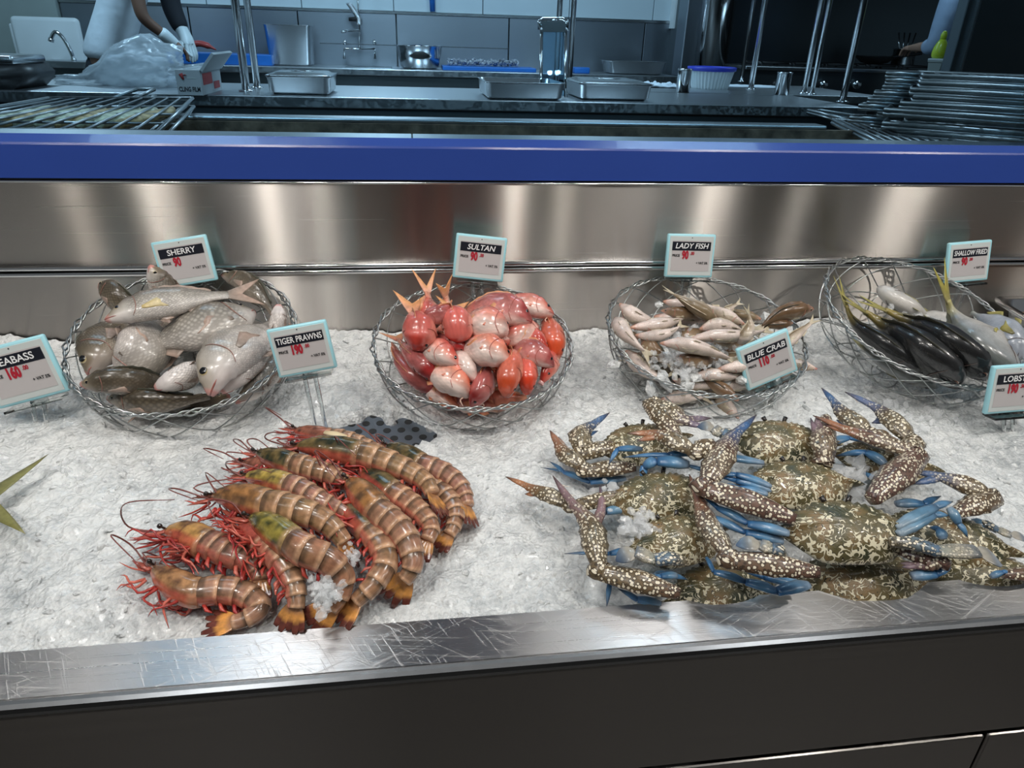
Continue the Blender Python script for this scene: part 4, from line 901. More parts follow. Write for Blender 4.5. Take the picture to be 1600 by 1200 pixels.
su('orange goatfish hanging down the right wall', [(1150, 800, -.012), (1150, 700, .008), (1110, 600, -.002), (1040, 530, -.03)], 165, roll=75, wide=1.15, tail=False, **OR)
su('pink goatfish between the orange one and the dark red one', [(1095, 770, .008), (1050, 690, .022), (990, 640, .005), (930, 590, -.03)], 140, roll=65, wide=1.1, tail=False)
su('dark pink goatfish with head at the lower right', [(1140, 835, .012), (1040, 770, .030), (940, 735, .015), (830, 710, -.02)], 150, roll=45, flip=-1, wide=1.15, tail=False, **DK)
su('small red goatfish wedged in the middle left', [(655, 745, .035), (570, 710, .042), (480, 680, .03), (400, 660, -.01)], 110, roll=80, wide=1.2, tail=False, **DK)
su('pale goatfish with a red cheek spot in the centre left', [(585, 845, .030), (500, 780, .045), (410, 730, .03), (320, 690, -.01)], 165, roll=30, flip=-1, wide=1.15, paleness=.55, tail=False)
su('dark red goatfish on the left slope with head down', [(470, 920, .002), (400, 840, .020), (310, 760, .012), (200, 640, -.005)], 165, roll=55, wide=1.1, tail=True, body=.84, **DK)
su('large pale orange goatfish in the centre with a chin barbel', [(885, 820, .035), (780, 760, .052), (680, 720, .04), (560, 690, .0)], 200, roll=20, flip=-1, wide=1.15, paleness=.5, tail=False, **OR)
su('white-bellied goatfish in the front middle', [(695, 935, .010), (640, 840, .035), (590, 780, .025), (530, 700, -.02)], 120, roll=-85, wide=1.2, paleness=.7, tail=False)
su('orange-cheeked goatfish at the lower left front', [(650, 1010, -.005), (560, 930, .018), (480, 870, .01), (390, 800, -.03)], 195, roll=15, flip=-1, wide=1.15, paleness=.3, tail=False, **OR)
su('brownish goatfish bent down over the front rim', [(665, 1075, -.018), (720, 980, .006), (755, 890, .0), (740, 800, -.03)], 150, roll=70, wide=1.1, tail=False, **DK)
su('bright orange-red goatfish standing upright in the front right', [(865, 1015, .002), (880, 900, .030), (900, 800, .02), (840, 720, -.02)], 165, roll=85, wide=1.2, tail=False, **OR)
su('bright orange-red goatfish right of the upright one', [(985, 1000, -.008), (990, 900, .014), (980, 820, .0), (940, 740, -.03)], 140, roll=80, wide=1.2, tail=False, red=(.66, .06, .025), mid=(.70, .14, .08))
su('goatfish with an open round mouth at the right front rim', [(1072, 930, -.008), (1120, 850, .004), (1130, 770, -.01), (1090, 700, -.04)], 110, roll=60, wide=1.2, open_mouth=True, tail=False)
su('dull red goatfish against the left wires', [(460, 1000, -.045), (340, 900, -.02), (240, 780, -.018), (190, 660, -.03)], 160, roll=50, wide=1.0, tail=False, **DK)
su('goatfish at the bottom seen through the front wires', [(640, 1060, -.055), (500, 1010, -.05), (380, 920, -.05), (280, 830, -.05)], 150, roll=30, tail=False)
su('goatfish under the middle of the heap', [(900, 760, -.01), (800, 690, -.005), (700, 660, -.01), (520, 640, -.03)], 230, roll=20, tail=False, **DK)
su('small pink goatfish head between the two big pale ones', [(885, 690, .028), (840, 680, .035), (780, 670, .02), (700, 660, -.02)], 110, roll=-60, wide=1.1, tail=False)

for q in range(16):     # lower layers, glimpsed between the fish on top and through the wires
    a = q * 2.4 + .5; rr2 = .05 + .075 * ((q * 29) % 16) / 16; c = B2.c + Vector((math.cos(a) * rr2, math.sin(a) * rr2 - .01, 0)); dn = Vector((math.cos(a + 1.2), math.sin(a + 1.2), 0))
    c = c - B2.n * ((c - B2.c).dot(B2.n)) + B2.n * (-.036 - .012 * (q % 3)); dn = (dn - B2.n * dn.dot(B2.n)).normalized()
    fish('red_goatfish', 'red goatfish in the lower layers of the basket, mostly covered', 'fish', 'covered goatfish in the sultan basket', [c - dn * .05, c, c + dn * .05], .042, 'sultan', n=B2.n, roll=30 * (q % 3), tail=False, **(DK if q % 2 else OR))
# ---- lady fish basket
Z = zoom(920, 350, .24167); B3 = basket(1102.6, 517.3, .174, .09, 15.9, 0, 'wire basket of slender pale lady fish and ice under the LADY FISH tag', D=.09)
g = 'slender lady fish in the third basket'
def la(label, pts, h, **k): put(B3, Z, 'lady_fish', label, 'fish', g, pts, h * 1.22, 'lady', wide=1.0, **k)
rr_ = dict(roll=-90)
la('lady fish with open pink jaws at the upper left rim', [(200, 515, .012), (300, 600, .012), (400, 645, .0), (520, 690, -.02)], 95, roll=-70)
la('lady fish slanting down the left wall, belly to the viewer', [(168, 605, .005), (235, 705, .018), (320, 790, .016), (420, 880, .0)], 100, roll=-60)
la('pale lady fish pointing right from the left jaws', [(270, 670, .022), (400, 655, .026), (520, 640, .02), (660, 600, .005)], 85, roll=-60)
la('lady fish curved below the pale one on the left', [(300, 720, .012), (420, 725, .018), (520, 700, .02), (620, 640, .018)], 75, roll=-50)
la('dark brown lady fish head at the upper middle', [(468, 560, .020), (560, 572, .022), (660, 590, .015), (780, 620, .0)], 75, roll=80, dark=1)
la('pink-nosed lady fish behind the raised tail', [(480, 500, .018), (580, 520, .018), (700, 560, .005), (820, 600, -.01)], 75, roll=-40)
la('lady fish with its tail raised at the back left', [(840, 640, .012), (730, 560, .032), (610, 490, .045), (485, 415, .060)], 95, roll=20)
la('lady fish lying from the back wires to the centre', [(1010, 650, .018), (900, 600, .024), (800, 555, .022), (690, 500, .02)], 80, roll=-60)
la('thin lady fish tail pointing up right at the back wires', [(820, 610, .0), (880, 570, .018), (930, 535, .03), (990, 500, .042)], 50, roll=30)
la('olive lady fish with its head over the right rim', [(1452, 545, .040), (1320, 560, .040), (1200, 600, .030), (1060, 710, .008)], 105, roll=70, dark=1, nose=(.30, .15, .08))
la('short brown lady fish head at the back right', [(1115, 615, .012), (1010, 590, .014), (910, 570, .008), (820, 560, -.005)], 65, roll=50)
la('plump lady fish in the centre of the basket', [(715, 680, .022), (830, 650, .030), (930, 665, .026), (1040, 710, .01)], 85, roll=-30)
la('long lady fish across the centre toward the BLUE CRAB tag', [(630, 755, .024), (780, 725, .034), (980, 720, .030), (1200, 680, .012)], 80, roll=-70)
la('long lady fish with its head at the front centre', [(460, 770, .030), (620, 780, .040), (790, 825, .032), (980, 905, .01)], 90, roll=-75)
la('lady fish whose dark tail stands up in the middle', [(960, 770, .01), (1010, 730, .035), (1042, 650, .050), (1020, 530, .075)], 70, roll=20)
la('brown lady fish half buried in ice at the front', [(555, 860, .005), (650, 875, .010), (760, 885, .004), (880, 880, -.01)], 90, roll=80, dark=1)
la('grey lady fish at the left front under the ice', [(340, 740, -.002), (400, 800, .0), (470, 870, -.008), (560, 930, -.02)], 90, roll=60, dark=1)
la('pale lady fish at the front right below the tag', [(830, 940, .0), (930, 925, .008), (1040, 910, .0), (1160, 890, -.02)], 80, roll=-60)
la('pale lady fish along the front rim', [(660, 985, -.018), (790, 975, -.010), (920, 985, -.014), (1060, 990, -.03)], 80, roll=-60)
la('lady fish pressed along the left outer wires', [(240, 820, -.035), (340, 930, -.028), (460, 1000, -.028), (620, 1060, -.03)], 95, roll=-40)
la('lady fish along the lower front wires, left of centre', [(540, 1005, -.040), (660, 1035, -.034), (780, 1045, -.036), (920, 1060, -.05)], 70, roll=-60)
la('lady fish with a red head showing through the front wires', [(815, 1060, -.040), (910, 1045, -.036), (1020, 1035, -.040), (1150, 1010, -.05)], 80, roll=-60, nose=(.62, .16, .16))
la('lowest lady fish under the front wires', [(560, 1085, -.060), (700, 1095, -.058), (850, 1105, -.06), (1000, 1080, -.065)], 60, roll=-60)
la('lady fish tail sticking out past the right rim', [(1200, 850, -.01), (1320, 740, .012), (1390, 680, .020), (1475, 605, .030)], 60, roll=10)
la('lady fish with a red snout poking out right of the BLUE CRAB tag', [(1478, 938, -.020), (1390, 915, -.018), (1280, 900, -.02), (1160, 900, -.03)], 60, roll=-70, nose=(.52, .12, .10))
la('lady fish with a dark eye at the right rim by the tag corner', [(1320, 640, .02), (1230, 650, .02), (1140, 660, .012), (1040, 690, .0)], 60, roll=40, dark=1)
la('lady fish buried in the centre under the others', [(500, 700, -.01), (700, 740, -.005), (900, 780, -.01), (1080, 800, -.02)], 110, roll=30, dark=1)
la('lady fish buried at the back under the others', [(420, 600, -.012), (640, 620, -.008), (860, 650, -.012), (1080, 680, -.02)], 110, roll=-60)
sp = []
for _ in range(300):
    x, y = random.gauss(660, 150), random.gauss(830, 90)
    if 380 < x < 1000 and 560 < y < 990: sp.append((BPt(B3, *Z(x, y), random.uniform(-.012, .012)), random.uniform(.004, .010)))
chips('ice_in_lady_fish_basket', 'clear ice chips between the lady fish', sp, 'clear_ice')
sp = [(BPt(B3, *Z(random.gauss(680, 190), random.gauss(800, 110)), random.uniform(-.03, -.012)), random.uniform(.010, .02)) for _ in range(90)]
chips('frosty_ice_in_lady_fish_basket', 'frosty crushed ice heaped under the lady fish', sp, 'crushed_ice')

for q in range(20):     # lower layers, glimpsed between the fish on top
    a = q * 2.4; rr2 = .045 + .085 * ((q * 37) % 20) / 20; c = B3.c + Vector((math.cos(a) * rr2 * 1.05, math.sin(a) * rr2 - .012, 0)); dn = Vector((math.cos(a + 1.3 + q), math.sin(a + 1.3 + q) * .6, 0))
    hh = -.030 - .022 * (q % 3) + (.004 if rr2 < .09 else .0)
    c = c - B3.n * ((c - B3.c).dot(B3.n)) + B3.n * hh; dn = (dn - B3.n * dn.dot(B3.n)).normalized()
    ln = .062 if rr2 < .1 else .045
    fish('lady_fish', 'pale lady fish in the lower layers of the basket, mostly covered', 'fish', 'covered lady fish in the third basket', [c - dn * ln, c + B3.n * .004, c + dn * ln], .027, 'lady', n=B3.n, roll=-60 if q % 3 else 60, dark=(q % 5 == 0))
# ---- jack basket
Z = zoom(1260, 350, .26667); B4 = basket(1439, 495.3, .181, .108, 20.3, 6, 'wire basket of dark and silver jack fish under the SHALLOW FRIED tag', D=.09)
g = 'jack fish in the fourth basket'
def ja(label, pts, h, **k): put(B4, Z, 'jack_fish', label, 'fish', g, pts, h * 1.1, 'jack', **k)
ja('black jack fish in the middle of the three dark ones', [(905, 955, -.012), (700, 760, .018), (440, 580, .010), (215, 430, .030)], 235, roll=58, flip=1, wide=1.3, dark=1, pect=((.03, .03, .025), (.06, .055, .03)), eyes=1.5, fork=.6, spread=.6, body=.82)
ja('rear black jack fish with the biggest dark eye', [(1060, 905, .002), (860, 720, .034), (620, 580, .022), (320, 440, .020)], 225, roll=58, flip=1, wide=1.3, dark=1, pect=((.03, .03, .025), (.06, .055, .03)), fork=.6, spread=.7, eyes=1.7, body=.84, tailc=((.24, .21, .09), (.36, .32, .08)))
ja('front black jack fish along the left rim', [(680, 890, -.020), (460, 720, -.002), (270, 560, .0), (190, 320, .040)], 165, roll=58, flip=1, wide=1.2, dark=1, pect=((.03, .03, .025), (.06, .055, .03)), eyes=1.5, fork=.6, spread=.4, body=.78)
ja('grey jack fish with its head raised at the back wires', [(418, 372, .020), (520, 440, .022), (640, 520, .006), (800, 620, -.02)], 165, roll=-30, wide=1.2, tail=False)
ja('silver jack fish with a tall yellow tail and head at the front right', [(1180, 850, -.006), (1080, 720, .030), (860, 530, .030), (800, 250, .095)], 290, roll=6, flip=1, body=.76, fork=.65, spread=.75, tailc=((.30, .26, .13), (.42, .37, .07)))
ja('bluish jack fish against the right wires', [(1235, 810, -.012), (1200, 690, .004), (1090, 590, .0), (900, 480, -.02)], 170, roll=-55, wide=1.2, blue=1, tail=False)
ja('jack fish at the bottom under the silver one', [(1120, 800, -.04), (900, 660, -.035), (640, 560, -.035), (400, 480, -.04)], 300, roll=0, tail=False)
ja('jack fish seen through the left front wires', [(760, 960, -.055), (520, 850, -.045), (330, 720, -.04), (210, 600, -.04)], 150, roll=40, dark=0, tail=False)
sp = [(BPt(B4, *Z(lerp(520, 880, t) + random.gauss(0, 20), lerp(480, 680, t) + random.gauss(0, 18)), random.uniform(.0, .022)), random.uniform(.004, .010)) for t in [random.random() for _ in range(110)]]
chips('ice_in_jack_basket', 'clear ice chips along the rear black jack fish', sp, 'clear_ice')

# ---- seabass at the left edge: only the forked tail reaches into the picture
ps_ = [P(x, y, .03) for x, y in ((-520, 872), (-270, 828), (-30, 784), (68, 764))]
fish('seabass', 'forked olive seabass tail at the left edge of the ice', 'fish', None, ps_, .115, 'bass', roll=-4, fork=.74, body=.83, spread=2.1, tails=.78)
# ================================================================== TIGER PRAWNS
def prawn(label, pts, thick, ang=40, side=-1, tone=0.0, legs=1.0, head=True, group='tiger prawns in the heap', fan=1.0, carap=None, seed=0):
    """pts: rostrum tip ... tail tip in the world; ang lifts the back from lying on the side (0) to back up (90)"""
    rnd = random.Random(seed + 11); sp_ = catmull(pts, 90); n = len(sp_); fr = frames(sp_, ICEN); H = thick / 2
    L = sum((sp_[i + 1] - sp_[i]).length for i in range(n - 1)); sa, ca = math.sin(R(ang)), math.cos(R(ang))
    D = [(u * sa + s * (side * ca)).normalized() for t, s, u in fr]; La = [d.cross(t).normalized() for d, (t, s, u) in zip(D, fr)]
    base = empty('tiger_prawn', min(sp_, key=lambda v: v.z), label, 'prawn', group)
    def fi(s): return max(0, min(n - 1, s * (n - 1)))
    def at(s):
        x = fi(s); i = int(x); j = min(i + 1, n - 1); t = x - i
        return sp_[i].lerp(sp_[j], t), fr[i][0], D[i], La[i]
    def ring(s, top, bot, w, NR=20):
        p, t, d, l = at(s); out = []
        for j in range(NR):
            th = 2 * math.pi * j / NR; c, q = math.cos(th), math.sin(th)
            out.append(p + d * ((top if c > 0 else bot) * H * c) + l * (w * H * (abs(q) ** .8) * (1 if q > 0 else -1)))
        return out
    c_dark, c_oran, c_pink = mixc((.04, .042, .02), (.14, .06, .035), tone), mixc((.30, .17, .055), (.42, .17, .08), tone), (.40, .20 + .03 * math.sin(seed * 2.1), .125 + .02 * math.sin(seed))
    if carap: c_dark, c_oran = carap
    # carapace with rostrum
    tab = [(.0, .03, .03, .03), (.06, .10, .06, .06), (.12, .26, .20, .18), (.16, .52, .45, .42), (.24, .84, .74, .66), (.34, 1.0, .9, .80), (.43, .98, .88, .82), (.45, .9, .8, .78)]
    rings, cols, uv = [], [], []
    for i in range(26):
        s = .45 * i / 25; a, b, w = interp(tab, s); rings.append(ring(s, a, b, w))
        for j in range(20):
            c = math.cos(2 * math.pi * j / 20); q = noise.fractal(Vector((s * 16, c * 2.2, seed * 3.1)), .7, 2, 3)
            col = mixc(c_oran, c_dark, .5 + 1.6 * q + .5 * (.25 - s) / .25 * .6)
            if c < -.2: col = mixc(col, (.42, .07, .05), .7)
            if s < .14: col = mixc(col, (.26, .05, .035), .5)
            if s > .42: col = mixc(col, (.5, .30, .17), .5)
            cols.append(col + (1,)); uv.append((s * L, j * H * .3, seed))
    obj('carapace', loft(rings), 'prawn_shell', base, cols=cols, uvw=uv)
    # rostrum teeth
    for q in range(5):
        p, t, d, l = at(.03 + .028 * q); tp = interp(tab, .03 + .028 * q)[0]
        ge = tube([p + d * tp * H * .8, p + d * (tp * H + H * .13) - t * H * .12], [H * .05, H * .012], 5); obj('rostrum_tooth', ge, 'prawn_limb', base, cols=[(.22, .07, .04)] * len(ge[0]), uvw=ge[0])
    # abdomen rings, each overlapping the next
    ss = [.435, .51, .585, .66, .73, .79, .845]; szs = [1.0, .98, .92, .84, .74, .63, .50]
    for q in range(6):
        rings, cols, uv = [], [], []; s0, s1 = ss[q], ss[q + 1] + .022
        for i in range(9):
            f = i / 8; s = lerp(s0, s1, f); z = lerp(szs[q], szs[q + 1], f) * (.90 + .14 * f ** .7); rings.append(ring(s, z, z * .78, z * .84))
            for j in range(20):
                c = math.cos(2 * math.pi * j / 20); col = mixc(mixc((.30, .15, .09), (.15, .11, .05), .5 + .9 * noise.noise(Vector((q * 2.3, c * 1.6, seed)))), c_pink, .25 + .4 * f)
                if .08 < f < .46: col = mixc(col, (.06, .04, .025), .70 - .5 * abs(f - .27))
                if f > .78: col = mixc(col, (.66, .40, .24), .65)
                if c < -.45: col = mixc(col, (.50, .13, .09), .7)
                cols.append(col + (1,)); uv.append((s * L, j * H * .3, seed + q))
        obj('abdomen_ring', loft(rings), 'prawn_shell', base, cols=cols, uvw=uv)
    # tail fan
    p, t, d, l = at(.84); e = sp_[-1]; tl = (e - p).length; tdir = (e - p).normalized(); l = l if abs(l.dot(ICEN)) < .75 else tdir.cross(ICEN).normalized()
    for q, (sd, ln) in enumerate(((-.62, .92), (-.3, 1.0), (0, .9), (.3, 1.0), (.62, .92))):
        dirv = (tdir + l * sd * .75 * fan).normalized(); wv = l if abs(l.dot(dirv)) < .9 else d; wv = (wv - dirv * wv.dot(dirv)).normalized(); nn = dirv.cross(wv)
        rings, cols = [], []
        for i in range(8):
            f = i / 7; w = H * .27 * (math.sin(math.pi * min(1, .2 + .62 * f)) if f < 1 else .45); c = p + l * (sd * H * .25) + dirv * (tl * ln * f)
            rings.append([c + wv * (w * math.cos(a)) + nn * (H * .05 * (1.15 - f) * math.sin(a) + H * .02 * abs(sd)) for a in [2 * math.pi * j / 10 for j in range(10)]])
            cc = mixc((.48, .24, .10), (.13, .035, .025), (f - .1) * 1.6) if not .40 < f < .62 else (.60, .27, .07)
            cols += [cc + (1,)] * 10
        ge = loft(rings); obj('tail_blade', ge, 'prawn_shell', base, cols=cols, uvw=ge[0])
    # eyes on stalks
    for sg in (1, -1):
        p, t, d, l = at(.125); c = p + d * H * .25 + l * (sg * H * .42) - t * H * .2
        ge = merge(tube([p + d * H * .2 + l * (sg * H * .15), c], H * .07, 6), lathe([(.001, -H * .16), (H * .12, -H * .1), (H * .17, 0), (H * .12, H * .1), (.001, H * .16)], 10, c))
        obj('eye', ge, 'wet', base, cols=[(.02, .015, .012)] * len(ge[0]), uvw=ge[0])
    RED = [(.42, .045, .035), (.50, .07, .05), (.34, .03, .03), (.55, .13, .09)]
    # walking legs, feelers and mouth limbs
    for q in range(int(20 * legs)):
        s = .15 + .27 * rnd.random(); sg = 1 if q % 2 else -1; p, t, d, l = at(s); o0 = p - d * H * .6 + l * (sg * H * .45)
        back = rnd.choice((-1.0, 1.0, .7)); up_ = ICEN * rnd.uniform(.0, .45)
        a1 = o0 + (-d * rnd.uniform(.45, .9) + l * sg * rnd.uniform(.0, .5) - t * back * rnd.uniform(.1, .5) + up_) * H
        a2 = a1 + (-d * rnd.uniform(-.2, .6) - t * back * rnd.uniform(.5, 1.1) + l * sg * rnd.uniform(-.3, .3) + up_ * .4) * H
        a3 = a2 + (-d * rnd.uniform(-.1, .5) - t * back * rnd.uniform(.3, .9) - ICEN * .2) * H
        ge = tube(catmull([o0, a1, a2, a3], 9), [H * .10, H * .095, H * .085, H * .075, H * .07, H * .06, H * .05, H * .035, H * .015], 6)
        cl = rnd.choice(RED); obj('walking_leg', ge, 'prawn_limb', base, cols=[cl] * len(ge[0]), uvw=ge[0])
    for q in range(5):
        s = .47 + .075 * q; p, t, d, l = at(s); z = szs[q]
        for sg in (1, -1):
            o0 = p - d * H * z * .65 + l * (sg * H * .35); ge = tube([o0, o0 - d * H * .35 + t * H * .18, o0 - d * H * .5 + t * H * .5], [H * .11, H * .13, H * .03], 6, .45); obj('swimmeret', ge, 'prawn_limb', base, cols=[RED[q % 4]] * len(ge[0]), uvw=ge[0])
    if head:
        for sg in (1, -1):
            p, t, d, l = at(.12); o0 = p - d * H * .1 + l * (sg * H * .3)
            tip = o0 - t * H * 1.5 - d * H * .25 + l * sg * H * .2
            ge = tube([o0 + t * H * .2, o0.lerp(tip, .5), tip], [H * .16, H * .20, H * .03], 8, .35); obj('antennal_scale', ge, 'prawn_limb', base, cols=[(.40, .09, .06)] * len(ge[0]), uvw=ge[0])
            w1 = o0 - t * H * rnd.uniform(1.2, 2.2) + ICEN * H * .9; w2 = w1 + (t * rnd.uniform(-1, 2) + l * sg * rnd.uniform(1, 2)) * H + ICEN * H * .2; w3 = w2 + (t * 3 + l * sg * rnd.uniform(-1, 1.4)) * H - ICEN * H * .7
            ge = tube(catmull([o0, w1, w2, w3], 24), [.0011] * 12 + [.0008] * 8 + [.0005] * 4, 5); obj('antenna', ge, 'prawn_limb', base, cols=[(.20, .06, .05)] * len(ge[0]), uvw=ge[0])
            for m_ in range(3):
                tip = o0 - t * H * rnd.uniform(1.0, 1.9) - d * H * rnd.uniform(-.3, .9) + l * sg * H * rnd.uniform(0, .6)
                ge = tube(catmull([o0 - d * H * .2, o0.lerp(tip, .5) - d * H * .2, tip], 6), [H * .07, H * .06, H * .055, H * .05, H * .04, H * .012], 5); obj('feeler', ge, 'prawn_limb', base, cols=[rnd.choice(RED)] * len(ge[0]), uvw=ge[0])
    return base
Z1, Z2 = zoom(190, 640, .3), zoom(420, 640, .3)
pcount = [0]
def pr(label, Zf, pts, th, **k):
    th *= 1.06; pcount[0] += 1; ps_ = [P(*Zf(x, y), h) for x, y, h in pts]; prawn(label, ps_, th * .3 * mpp(ps_[1]), seed=pcount[0], **k)
GRN = ((.022, .026, .014), (.15, .105, .04)); ORG = ((.11, .06, .03), (.36, .17, .06)); RDB = ((.12, .045, .03), (.30, .11, .07))
pr('tiger prawn at the very back with a cream strip beside its head', Z2, [(80, 92, .02), (240, 140, .03), (420, 170, .032), (560, 215, .03), (690, 270, .02)], 115, ang=35, tone=.7, carap=RDB)
pr('tiger prawn whose tail is the rightmost of the heap', Z2, [(545, 165, .02), (680, 225, .03), (800, 295, .035), (930, 350, .035), (1015, 440, .03), (1050, 610, .018)], 130, ang=45, carap=GRN, legs=.5)
pr('tiger prawn lying under the rightmost one, tail bent down left', Z2, [(700, 290, .01), (800, 350, .018), (890, 430, .022), (965, 530, .022), (950, 630, .02), (860, 730, .012)], 130, ang=40, legs=.4, tone=.5)
pr('long tiger prawn across the back of the heap, dark tail over the right', Z2, [(20, 205, .045), (220, 195, .055), (440, 230, .058), (640, 290, .058), (800, 370, .055), (860, 460, .05), (930, 570, .035)], 150, ang=45, side=-1, carap=GRN)
pr('tiger prawn with a dark folded tail in the right middle', Z2, [(420, 280, .035), (540, 360, .045), (660, 450, .048), (770, 530, .046), (840, 620, .042), (810, 700, .038), (750, 790, .03)], 140, ang=25, carap=GRN, tone=.3)
pr('tiger prawn with olive head in the upper left of the heap', Z1, [(650, 205, .035), (780, 255, .045), (950, 305, .05), (1080, 340, .05), (1190, 400, .04), (1290, 470, .03)], 130, ang=55, carap=GRN)
pr('dark tiger prawn head poking out at the upper left edge', Z1, [(575, 265, .025), (700, 290, .03), (850, 330, .03), (1000, 380, .025), (1130, 440, .02)], 110, ang=50, carap=RDB, legs=.6)
pr('tiger prawn with a yellow-green head in the centre left', Z1, [(565, 345, .045), (720, 360, .055), (900, 410, .062), (1040, 480, .06), (1160, 540, .05), (1260, 620, .035)], 130, ang=40, carap=((.09, .07, .03), (.42, .30, .07)))
pr('orange-brown tiger prawn in the middle with a spread orange tail', Z2, [(360, 330, .045), (470, 430, .058), (580, 550, .062), (690, 650, .060), (745, 770, .050), (720, 870, .035), (590, 1000, .014)], 165, ang=45, carap=ORG, fan=1.4)
pr('tiger prawn with a wide banded body in the centre front', Z1, [(370, 460, .050), (560, 455, .065), (760, 500, .075), (930, 540, .078), (1060, 590, .072), (1160, 700, .055), (1215, 840, .03)], 170, ang=60, carap=ORG)
pr('tiger prawn with a glossy olive head at the front, ice on its body', Z1, [(600, 530, .060), (760, 610, .075), (930, 730, .080), (1080, 800, .070), (1150, 900, .050), (1100, 1030, .032), (950, 1130, .018)], 175, ang=60, carap=((.05, .055, .02), (.30, .24, .05)))
pr('tiger prawn with red legs uppermost, tail at the front rim', Z2, [(330, 430, .03), (430, 540, .045), (560, 690, .050), (600, 800, .048), (540, 910, .042), (450, 1000, .03), (335, 1125, .012)], 150, ang=10, side=-1, carap=GRN, legs=1.3)
pr('tiger prawn turned belly out with a comb of red legs down the front', Z1, [(560, 540, .045), (690, 640, .055), (800, 760, .06), (880, 880, .052), (905, 1000, .04), (890, 1090, .028), (860, 1170, .016)], 165, ang=2, side=-1, tone=1.0, carap=RDB, legs=1.4)
pr('tiger prawn with an amber belly at the left front', Z1, [(125, 665, .025), (280, 640, .035), (430, 700, .04), (560, 760, .042), (660, 800, .038), (720, 880, .03), (690, 1010, .022)], 170, ang=15, side=-1, carap=((.13, .06, .03), (.46, .25, .08)), legs=1.3)
pr('separate tiger prawn lying curled at the lower left of the heap', Z1, [(105, 770, .014), (230, 880, .022), (370, 955, .024), (520, 950, .024), (640, 970, .022), (715, 1040, .020), (600, 1105, .016), (420, 1125, .012)], 165, ang=35, side=-1, carap=((.12, .06, .035), (.42, .22, .10)), tone=.8, legs=.8)
# cream strip of flesh on the rearmost head
ps_ = [P(*Z2(x, y), .046) for x, y in ((290, 118), (350, 130), (405, 142))]; single('prawn_meat_strip', tube(ps_, [.004, .007, .004], 10, .5), 'cream', 'cream strip lying on the rearmost prawn head', 'shell piece')
sp = [(P(*Z2(random.gauss(290, 36), random.gauss(930, 70)), .058 + random.uniform(-.006, .008)), random.uniform(.003, .008)) for _ in range(150)] + [(P(*Z2(random.gauss(420, 20), random.gauss(760, 40)), .06), random.uniform(.003, .006)) for _ in range(22)]
chips('ice_on_prawns', 'crushed ice lying on the front prawns', sp, 'clear_ice')
# ================================================================== BLUE SWIMMER CRABS
OUT = [(0, .40), (.07, .43), (.11, .385), (.17, .42), (.22, .36), (.30, .40), (.335, .36), (.40, .37), (.43, .325), (.50, .325), (.52, .275), (.595, .265), (.61, .215), (.68, .20), (.69, .15), (.76, .13), (.765, .085), (.835, .06), (.84, .02), (1.06, -.03), (.84, -.075), (.74, -.17), (.63, -.28), (.53, -.37), (.44, -.435), (.30, -.465), (.15, -.47), (0, -.475)]
SPOT, SPOTP = (.16, .12, .06), (.15, .075, .065)
BLU, BLUD, ORA = (.035, .13, .30), (.012, .035, .10), (.42, .17, .06)
def crab(label, cx, cy, h, wpx, head=0.0, pitch=15.0, rollx=0.0, seed=0, limbs=()):
    c = P(cx, cy, h); hw = wpx * 1.15 / 2 * mpp(c); z = ICEN.copy()
    y = Vector((-math.sin(R(head)), math.cos(R(head)), 0)); y = (y - z * y.dot(z)).normalized(); x = y.cross(z)
    M = Matrix((x, y, z)).transposed() @ Matrix.Rotation(R(pitch), 3, 'X') @ Matrix.Rotation(R(rollx), 3, 'Y')
    e = empty('blue_crab', c, label, 'crab', 'blue swimmer crabs on the ice')
    full = OUT + [(-a, b) for a, b in OUT[-2:0:-1]]; n = len(full)
    full = [(a, b) for a, b in full]
    # refine the outline
    ol = []
    for i in range(n):
        a, b = full[i], full[(i + 1) % n]; ol += [a, ((a[0] + b[0]) / 2, (a[1] + b[1]) / 2)]
    n = len(ol); V, cols, uv, rings = [], [], [], []
    rs = [(.04, 1), (.15, 1), (.3, 1), (.45, 1), (.6, 1), (.72, 1), (.82, 1), (.9, 1), (.96, 1), (1, 1), (.97, -1), (.88, -1), (.6, -1), (.1, -1)]
    for r, sg in rs:
        row = []
        for a, b in ol:
            px_, py_ = a * r, (b + .03) * r - .03
            if sg > 0:
                zz = .27 * (1 - r ** 2.3) ** .8 + .012 * noise.noise(Vector((px_ * 5 + seed, py_ * 5, 0))) * (1 - r)
                zz -= .03 * math.exp(-((abs(px_) - .27 - .12 * py_) / .05) ** 2) * (1 - r)       # grooves beside the centre
                zz -= .025 * math.exp(-((py_ - .06 - .25 * abs(px_)) / .035) ** 2) * (1 - r)
            else: zz = -.03 - .22 * (1 - r)
            row.append(c + M @ (Vector((px_, py_, zz)) * hw)); cols.append((-py_ * 1.6 + r * .35 if sg > 0 else .3, 0, 0, 1)); uv.append((px_ + seed * 7.3, py_ + seed * 3.1, zz))
        rings.append(row)
    obj('shell', loft(rings), 'crab_shell', e, cols=cols, uvw=uv)
    for sg in (1, -1):
        p = c + M @ (Vector((sg * .14, .41, .05)) * hw); ge = tube([p - M @ Vector((0, hw * .06, 0)), p + M @ Vector((sg * hw * .05, hw * .03, hw * .03))], [hw * .03, hw * .04], 8); obj('eye', ge, 'wet', e, cols=[(.02, .015, .012)] * len(ge[0]), uvw=ge[0])
    for f in limbs: f(e)
    return e
